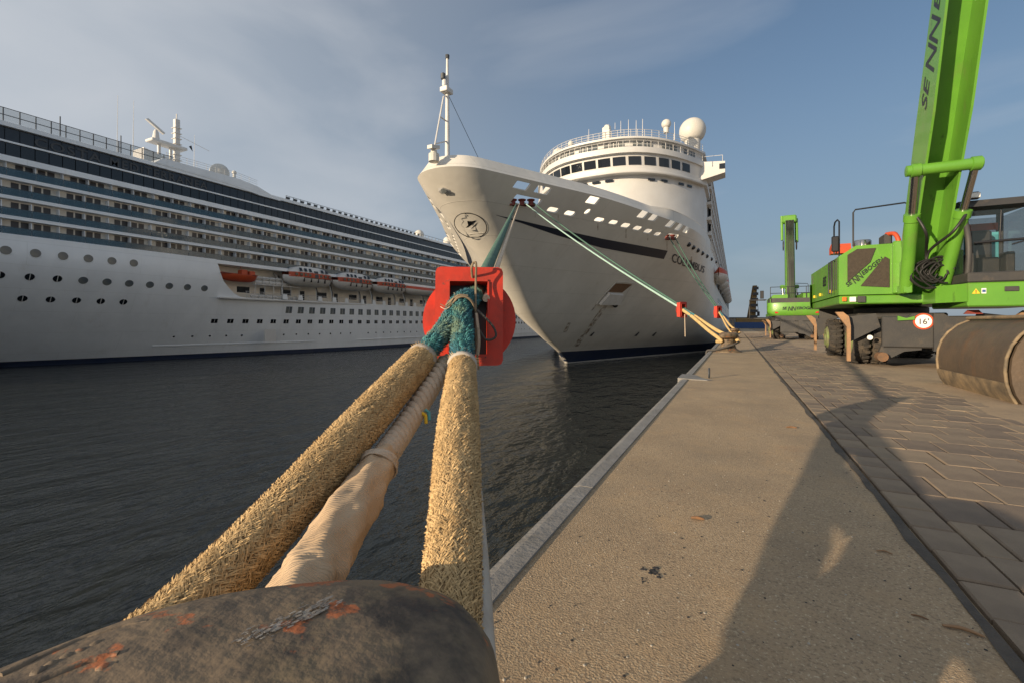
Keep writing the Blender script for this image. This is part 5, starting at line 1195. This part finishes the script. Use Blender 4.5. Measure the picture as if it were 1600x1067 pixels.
    bt_ = MB(); bt_.grid([[P_(-wd/2 + .045, t, q), P_(wd/2 - .045, t, q)] for t, q in ((.02, -.1), (.10, -.26), (.36, -.28), (.55, -.26), (1.0, -.2))]); bt_.grid([[P_(-wd/2 + .045, t, q + .05), P_(wd/2 - .045, t, q + .05)] for t, q in ((.02, -.2), (.10, -dp*.62), (.32, -dp*.62), (.55, -dp*.55), (1.0, -dp*.40))]); bt_.build('boom_plate', 'green_paint', U)
    tp_ = .255; pv = P_(0, tp_, dp*.50)
    MB().lathe([(.10, -.50*wd - .34), (.13, -.50*wd - .33), (.13, .50*wd + .33), (.10, .50*wd + .34)], pv, 16, 'X').build('boom_pin', 'green_paint', U, smooth=40)
    for s_ in (-1, 1):
        a = Vector((s_*(wd/2 + .02) + A0.x, A0.y - .30, 1.95)); c_ = Vector((s_*(wd/2 + .19) + A0.x, pv.y, pv.z)); m1 = a.lerp(c_, .60)
        MB().tube([a, m1, m1 + (c_ - a).normalized()*.01, a.lerp(c_, .66)], [.14, .14, .165, .165], 16).build('lift_cylinder', 'green_paint', U, smooth=40)
        MB().tube([a.lerp(c_, .66), c_], .075, 14).build('cylinder_rod', 'chrome', U, smooth=60)
        MB().lathe([(.12, -.10), (.16, -.08), (.16, .08), (.12, .10)], c_, 14, 'X').build('rod_eye', 'green_paint', U, smooth=40)
        MB().tube(spline([m1 + Vector((.05, -.16, .1)), m1 + Vector((.22*-s_, -.2, -.35)), Vector((A0.x + .02*s_, A0.y - .55, 2.9)), Vector((A0.x + .02*s_, A0.y - .55, 2.3))], 8), .033, 7).build('hydraulic_hose', 'hose', U, smooth=60)
        MB().cbox(A0.x + s_*(wd/2 + .02) - .09, A0.x + s_*(wd/2 + .02) + .09, A0.y - .5, A0.y + .1, 1.90, 2.12, .02).build('cylinder_bracket', 'green_paint', U)
    rnd = random.Random(3)
    for k in range(12):                                        # looped hoses in front of the boom foot
        cx_, cz = A0.x + rnd.uniform(-.22, .26), 2.36 + rnd.uniform(-.05, .16); rr = rnd.uniform(.17, .34); ph = rnd.uniform(-.5, .5)
        MB().tube([(cx_ + rr*math.cos(t)*.85, A0.y - .55 - .012*k, cz + rr*math.sin(t)*1.0 + .06*math.sin(2*t + ph)) for t in [R(20) + ph + R(290)*i/18 for i in range(19)]], .026, 6).build('hydraulic_hose', 'hose', U, smooth=60)
    for s_ in (-1, 1): MB().prism([(A0.x + s_*wd*.5, A0.y - .5, 1.9), (A0.x + s_*wd*.5, A0.y + .5, 1.9), (A0.x + s_*wd*.5, A0.y + .3, 2.7), (A0.x + s_*wd*.5, A0.y - .2, 2.8)], (s_*.06, 0, 0)).build('boom_foot', 'green_paint', U)
    return o, U, P_, (A0, d, nb_, L)
m1, U1, PB, BD = handler('material_handler', 'nearest green material handler with raised boom beside the steel bucket', (4.33, 18.15, 0), 0, 0, ((0.02, -2.6, 2.15), (-.12, -7.5, 13.0), .68, .88))
# lettering on the boom side that faces the quay
A0, d_, nb_, L_ = BD
senne(U1, PB(-.344, .360, .06), d_, -nb_, .52, 'black_paint', 1.25)
# cab on its forward arm
def cabin(U, x0=.52, x1=1.92, y0=-3.95, y1=-1.75):
    cb = MB().cbox(x0, x1, y0 + .02, y1, 1.50, 2.06, .03).build('cab_base', 'green_paint', U)
    MB().prism([(x0 - .36, y0 + .75, 1.62), (x0, y0 + .02, 1.62), (x0, y0 + .02, 2.04), (x0 - .36, y0 + .75, 2.04)], (.001, .9, 0)).build('cab_step', 'green_paint', U)
    MB().cbox(x0, x1, y0, y1, 2.06, 2.30, .03).build('cab_sill', 'dark_paint', U)
    for x in (x0, x1 - .10):
        MB().tube(spline([(x + .05, y0 + .18, 2.2), (x + .05, y0 + .10, 2.7), (x + .05, y0 + .16, 3.2), (x + .05, y0 + .42, 3.75), (x + .05, y0 + .7, 4.0)], 5), .06, 8).build('cab_pillar', 'dark_paint', U, smooth=60)
        MB().box(x, x + .1, y1 - .12, y1, 2.25, 4.0).build('cab_pillar', 'dark_paint', U)
    MB().prism([(x0, y0 + .35, 3.88), (x0, y0 + .5, 4.06), (x0, y1, 4.12), (x0, y1, 3.98)], (x1 - x0, 0, 0)).build('cab_roof', 'dark_paint', U)
    gl = MB(); gl.grid([[(x0 + .11, y, z), (x1 - .11, y, z)] for y, z in ((y0 + .14, 2.3), (y0 + .06, 2.7), (y0 + .12, 3.2), (y0 + .38, 3.78))]); gl.build('windscreen', 'cab_glass', U)
    MB().box(x0 + .01, x0 + .02, y0 + .3, y1 - .12, 2.3, 3.9).build('side_window', 'cab_glass', U); MB().box(x1 - .02, x1 - .01, y0 + .3, y1 - .12, 2.3, 3.9).build('side_window', 'cab_glass', U)
    MB().box(x0 + .1, x1 - .1, y1 - .06, y1 - .05, 2.3, 3.9).build('rear_window', 'cab_glass', U)
    MB().cbox(x0 + .5, x0 + 1.0, y0 + 1.1, y0 + 1.6, 2.3, 2.75, .06).build('seat', 'dark_paint', U); MB().cbox(x0 + .5, x0 + 1.0, y0 + 1.55, y0 + 1.7, 2.7, 3.5, .06).build('seat_back', 'dark_paint', U)
    for x in (.38, 1.08): MB().cbox(x0 + x - .08, x0 + x + .08, y0 + .9, y0 + 1.3, 2.3, 2.85, .03).build('control_box', 'dark_paint', U)
    rail(U, [(x0 + .1, y0 + .0, 2.98), (x1, y0 - .04, 3.02)], .03, nm='guard_bar'); rail(U, [(x0 + .55, y0 + .04, 3.0), (x0 + .60, y0 + .1, 3.7)], .015, nm='wiper'); rail(U, [(x0 + .75, y0 + .03, 2.9), (x0 + 1.2, y0 - .02, 3.05)], .015, nm='wiper')
    for x in (.12, 1.25): MB().cbox(x0 + x, x0 + x + .26, y0 + .42, y0 + .56, 4.08, 4.26, .04).build('work_lamp', 'dark_paint', U); 
    MB().cbox(x0 + .14, x0 + .36, y0 + .405, y0 + .42, 4.11, 4.23, .01).build('lamp_lens', 'lamp_glass', U)
    MB().cbox(x0 + 1.02, x0 + 1.32, y0 - .02, y0 + .02, 1.76, 1.98, .02).build('headlight_frame', 'black_paint', cb); MB().cbox(x0 + 1.06, x0 + 1.28, y0 - .035, y0 - .02, 1.80, 1.94, .02).build('headlight', 'lamp_glass', cb)
    MB().cbox(x0 + .62, x0 + .86, y0 - .01, y0 + .02, 1.84, 1.95, .01).build('marker_light', 'dark_paint', cb)
    MB().prism([(x0 + .07, y0 + .014, 1.80), (x0 + .21, y0 + .014, 1.80), (x0 + .14, y0 + .014, 1.92)], (0, -.004, 0)).build('warning_sign', 'yellow', cb)
    text_on('lettering', '!', .09, (x0 + .128, y0 + .008, 1.815), (1, 0, 0), (0, 0, 1), 'black_paint', cb, bold=.004)
    MB().box(x0 + .235, x0 + .315, y0 + .008, y0 + .014, 1.80, 1.92).build('sticker', 'sign_white', cb); MB().box(x0 + .245, x0 + .305, y0 + .004, y0 + .008, 1.83, 1.89).build('sticker_print', 'far_blue', cb)
    # teal panel on the far cab wall with mirrored fleet number
    MB().prism([(x0 + .62, y1 - .16, 2.36), (x1 - .11, y1 - .16, 2.32), (x1 - .11, y1 - .16, 3.5), (x0 + .62, y1 - .16, 3.5)], (0, .04, 0)).build('cab_curtain', 'cab_blue', U)
    MB().box(x0 + .5, x1 - .12, y1 - .17, y1 - .13, 3.56, 3.74).build('sun_blind', 'boat_orange', U)
    text_on('lettering', '100', .22, (x0 + 1.12, y1 - .168, 2.46), (1, 0, 0), (0, 0, 1), 'black_paint', U, mirror=True, bold=.004)
mat('cab_glass', (.03, .045, .05), rough=.03, alpha=.35, spec=.8)
cabin(U1)
# sign with the weight limit, small green fitting, hook eyes on the front stabiliser beam
def chs(nm, m, x, z, r_, y, d_=.008, n_=28): return MB().lathe([(r_, 0), (r_, -d_)], (x, y, z), n_, 'Y').build(nm, m, m1)
sg = px(1443, 503, Y=18.15 - 3.26); sx, sz = sg.x - 4.33, sg.z
chs('limit_sign', 'boat_orange', sx, sz, .205, -3.245); chs('limit_sign_face', 'sign_white', sx, sz, .165, -3.254)
text_on('lettering', "16'", .20, (sx - .115, -3.265, sz - .07), (1, 0, 0), (0, 0, 1), 'black_paint', m1, font_x=.95, bold=.002)
q = px(1415, 498, Y=14.9); MB().prism([(q.x - 4.33 - .17, -3.25, q.z - .06), (q.x - 4.33 + .17, -3.25, q.z - .04), (q.x - 4.33 + .17, -3.25, q.z + .05), (q.x - 4.33, -3.25, q.z), (q.x - 4.33 - .17, -3.25, q.z + .06)], (0, -.05, 0)).build('level_marker', 'green_paint', m1)
q = px(1360, 528, Y=14.9); chs('reflector', 'sign_white', q.x - 4.33, q.z, .062, -3.20)
q = px(1478, 515, Y=14.9); chs('beam_port', 'black_paint', q.x - 4.33, q.z, .18, -3.245, .01); MB().lathe([(.20, 0), (.22, -.03), (.18, -.03)], (q.x - 4.33, -3.246, q.z), 24, 'Y').build('port_rim', 'dark_paint', m1)
q = px(1520, 489, Y=14.9); MB().prism([(q.x - 4.33 - .18, -3.25, q.z - .04), (q.x - 4.33 + .18, -3.25, q.z - .04), (q.x - 4.33 + .1, -3.25, q.z + .06), (q.x - 4.33 - .1, -3.25, q.z + .06)], (0, -.03, 0)).build('red_marker', 'red_dull', m1)
# second handler, seen from behind
q = px(1247, 531, Z=0)
m2, U2, PB2, BD2 = handler('material_handler', 'green material handler farther along the quay, seen from behind, boom up', (q.x - .15, q.y + 2.6, 0), 0, R(180), ((0.0, -1.0, 2.2), (0.0, -1.9, 9.7), .62, .8), full=False, grp='green material handlers on the quay')
A0, d_, nb_, L_ = BD2
b = MB(); b.cbox(-.5, .5, -2.2, -1.5, 9.2, 9.8, .1); b.tube([PB2(.5, .75, 0), PB2(.5, 1.02, .1)], .10, 8); b.tube([PB2(-.5, .72, 0), PB2(-.5, .98, .1)], .12, 8); b.build('boom_head', 'green_paint', U2)
for k in range(7):
    x = -.25 + k*.085; MB().tube(spline([PB2(x, .05, -.62), PB2(x*.8, .35, -.62), PB2(x*.9, .7, -.52), PB2(x, .95, -.4)], 6), .03, 6).build('hydraulic_hose', 'hose', U2, smooth=60)
for s_ in (-1, 1): MB().tube([PB2(s_*.45, .68 + .05*math.cos(t)*1.0, -.3 + .28*math.sin(t)) for t in [R(360)*i/14 for i in range(15)]], .03, 6).build('hydraulic_hose', 'hose', U2, smooth=60)
# ------------------------------------------------------------------ big steel bucket on the ground
bk = thing('grab_bucket', 'large curved brown steel bucket shell standing on the ground at right', 'bucket', (3.9, 10, 0))
y0, y1 = 8.75, 11.15
prof = [(3.50, .0), (3.44, .12), (3.40, .27), (3.385, .45), (3.40, .63), (3.45, .80), (3.54, .95), (3.67, 1.08), (3.84, 1.17), (4.05, 1.22), (4.3, 1.23)]
g = [[(x, y0 + (y1 - y0)*j/8 , z) for x, z in prof] for j in range(9)] 
g2 = [[(x + .05, y0 + (y1 - y0)*j/8, z - .04) for x, z in prof] for j in range(9)]
b = MB(); b.grid(g); b.grid(g2); b.build('bucket_shell', 'bucket_steel', bk, smooth=60)
lip = [(3.505, -.005), (3.445, .10), (3.405, .22), (3.396, .28)]
b = MB(); b.grid([[(x - .03, y, z) for x, z in lip] for y in (y0 - .01, (y0+y1)/2, y1 + .01)]); b.grid([[(x, y, z) for x, z in lip] for y in (y0 - .01, (y0+y1)/2, y1 + .01)])
b.grid([[(x - .03, y, z), (x, y, z)] for (x, z) in lip[-1:] for y in (y0 - .01, y1 + .01)]) ; b.build('cutting_edge', 'bucket_edge', bk, smooth=40)
for y in (y0, y1):
    b = MB(); b.prism([(x + .03, y, z) for x, z in prof] + [(4.9, y, 1.2), (4.95, y, .5), (4.4, y, .02)], (0, .05 if y > 10 else -.05, 0)); b.build('side_plate', 'bucket_steel', bk)
    b = MB(); b.tube([(x - .01, y, z) for x, z in prof], .022, 8); b.build('weld_bead', 'bucket_edge', bk, smooth=60)
b = MB(); b.tube([(prof[9][0] - .25, y0, 1.205), (prof[9][0] - .25, y1, 1.205)], .03, 8); b.build('top_bead', 'bucket_edge', bk, smooth=60)
# ------------------------------------------------------------------ far quay: crane, sheds, containers, parked things
c_ = px(1176, 512, d=120); 
fc = thing('mobile_crane', 'distant brown crane with leaning boom at the end of the quay', 'crane', (c_.x, c_.y, 0))
b = MB(); b.cbox(c_.x - 4, c_.x + 4, c_.y - 3, c_.y + 3, 1.0, 2.6, .2); b.build('crane_body', 'far_yellow', fc)
b = MB(); a = px(1175, 500, d=120); t_ = px(1181, 447, d=120); g = []
w0, w1 = .95, .35; b.prism([a - rv*w0, a + rv*w0, t_ + rv*w1, t_ - rv*w1], fv0*1.0); b.build('crane_boom', 'far_yellow', fc)
for k in range(6): q = a.lerp(t_, (k + .5)/6); MB().box(q.x - .9 + .1*k, q.x + 1.2 - .1*k, q.y - .6, q.y - .1, q.z - .35, q.z + .35).build('boom_fitting', 'rail_dark', fc)
b = MB(); b.tube([t_, px(1185, 488, d=119)], .05, 4); b.build('hoist_rope', 'rail_dark', fc); q = px(1185, 490, d=119); MB().cbox(q.x - .3, q.x + .3, q.y - .3, q.y + .3, q.z - .8, q.z + .4, .1).build('hook_block', 'black_paint', fc)
for k in range(4): MB().lathe([(.7, -.4), (.7, .4)], (c_.x - 3 + 2*k, c_.y - 2.8, .7), 14, 'Y').build('crane_wheel', 'tyre', fc)
def shed(label, u0, u1, v1, d, dep, m, nwin):
    a = px(u0, v1, d=d); c2 = px(u1, v1, d=d); h = a.z; o = thing('warehouse', label, 'building', (a.x, a.y, 0)); ex = (c2 - a); ex.z = 0; nrm = Vector((-ex.y, ex.x, 0)).normalized()
    A_ = Vector((a.x, a.y, 0)); MB().prism([A_, A_ + ex, A_ + ex + nrm*dep, A_ + nrm*dep], (0, 0, h)).build('wall', m, o)
    MB().prism([A_ - nrm*.4 + Vector((0, 0, h)), A_ + ex - nrm*.4 + Vector((0, 0, h)), A_ + ex + nrm*dep + Vector((0, 0, h)), A_ + nrm*dep + Vector((0, 0, h))], (0, 0, .5)).build('roof', 'rail_dark', o)
    for k in range(nwin):
        q = A_ + ex*((k + .25)/nwin) - nrm*.06; MB().prism([q + Vector((0, 0, h*.35)), q + ex*(.5/nwin) + Vector((0, 0, h*.35)), q + ex*(.5/nwin) + Vector((0, 0, h*.75)), q + Vector((0, 0, h*.75))], nrm*.05).build('window', 'glass_grey', o)
shed('low brown warehouse at the far end of the quay', 1140, 1210, 498, 260, 20, 'brick_far', 14)
shed('pale low shed behind the second material handler', 1186, 1420, 501, 330, 20, 'sand', 20)
for i, (u, w, col, lab, nm) in enumerate(((1152, 9, 'far_blue', 'long blue barrier on the quay under the distant crane', 'barrier'), (1165, 5, 'far_blue', 'blue box behind the barrier near the distant crane', 'container'), (1190, 3, 'red_dull', 'small dark red container beside the far machine', 'container'))):
    a = px(u, 512, d=110 + 12*i); z_ = 1.5; b = MB(); b.cbox(a.x - .6, a.x + .6 + w*.8, a.y - 1, a.y + 1, .05, z_ + .3*i, .05)
    for k in range(int(w*1.6)): b.box(a.x - .5 + k*.5, a.x - .35 + k*.5, a.y - 1.05, a.y - .98, .15, z_)
    tag(b.build(nm, col), lab, nm)
# keep every thing at three levels: thing > part > sub-part
for o in list(C.objects):
    if o.parent and o.parent.parent and o.parent.parent.parent:
        o.parent = o.parent.parent                # the part in between sits at the same origin, so nothing moves
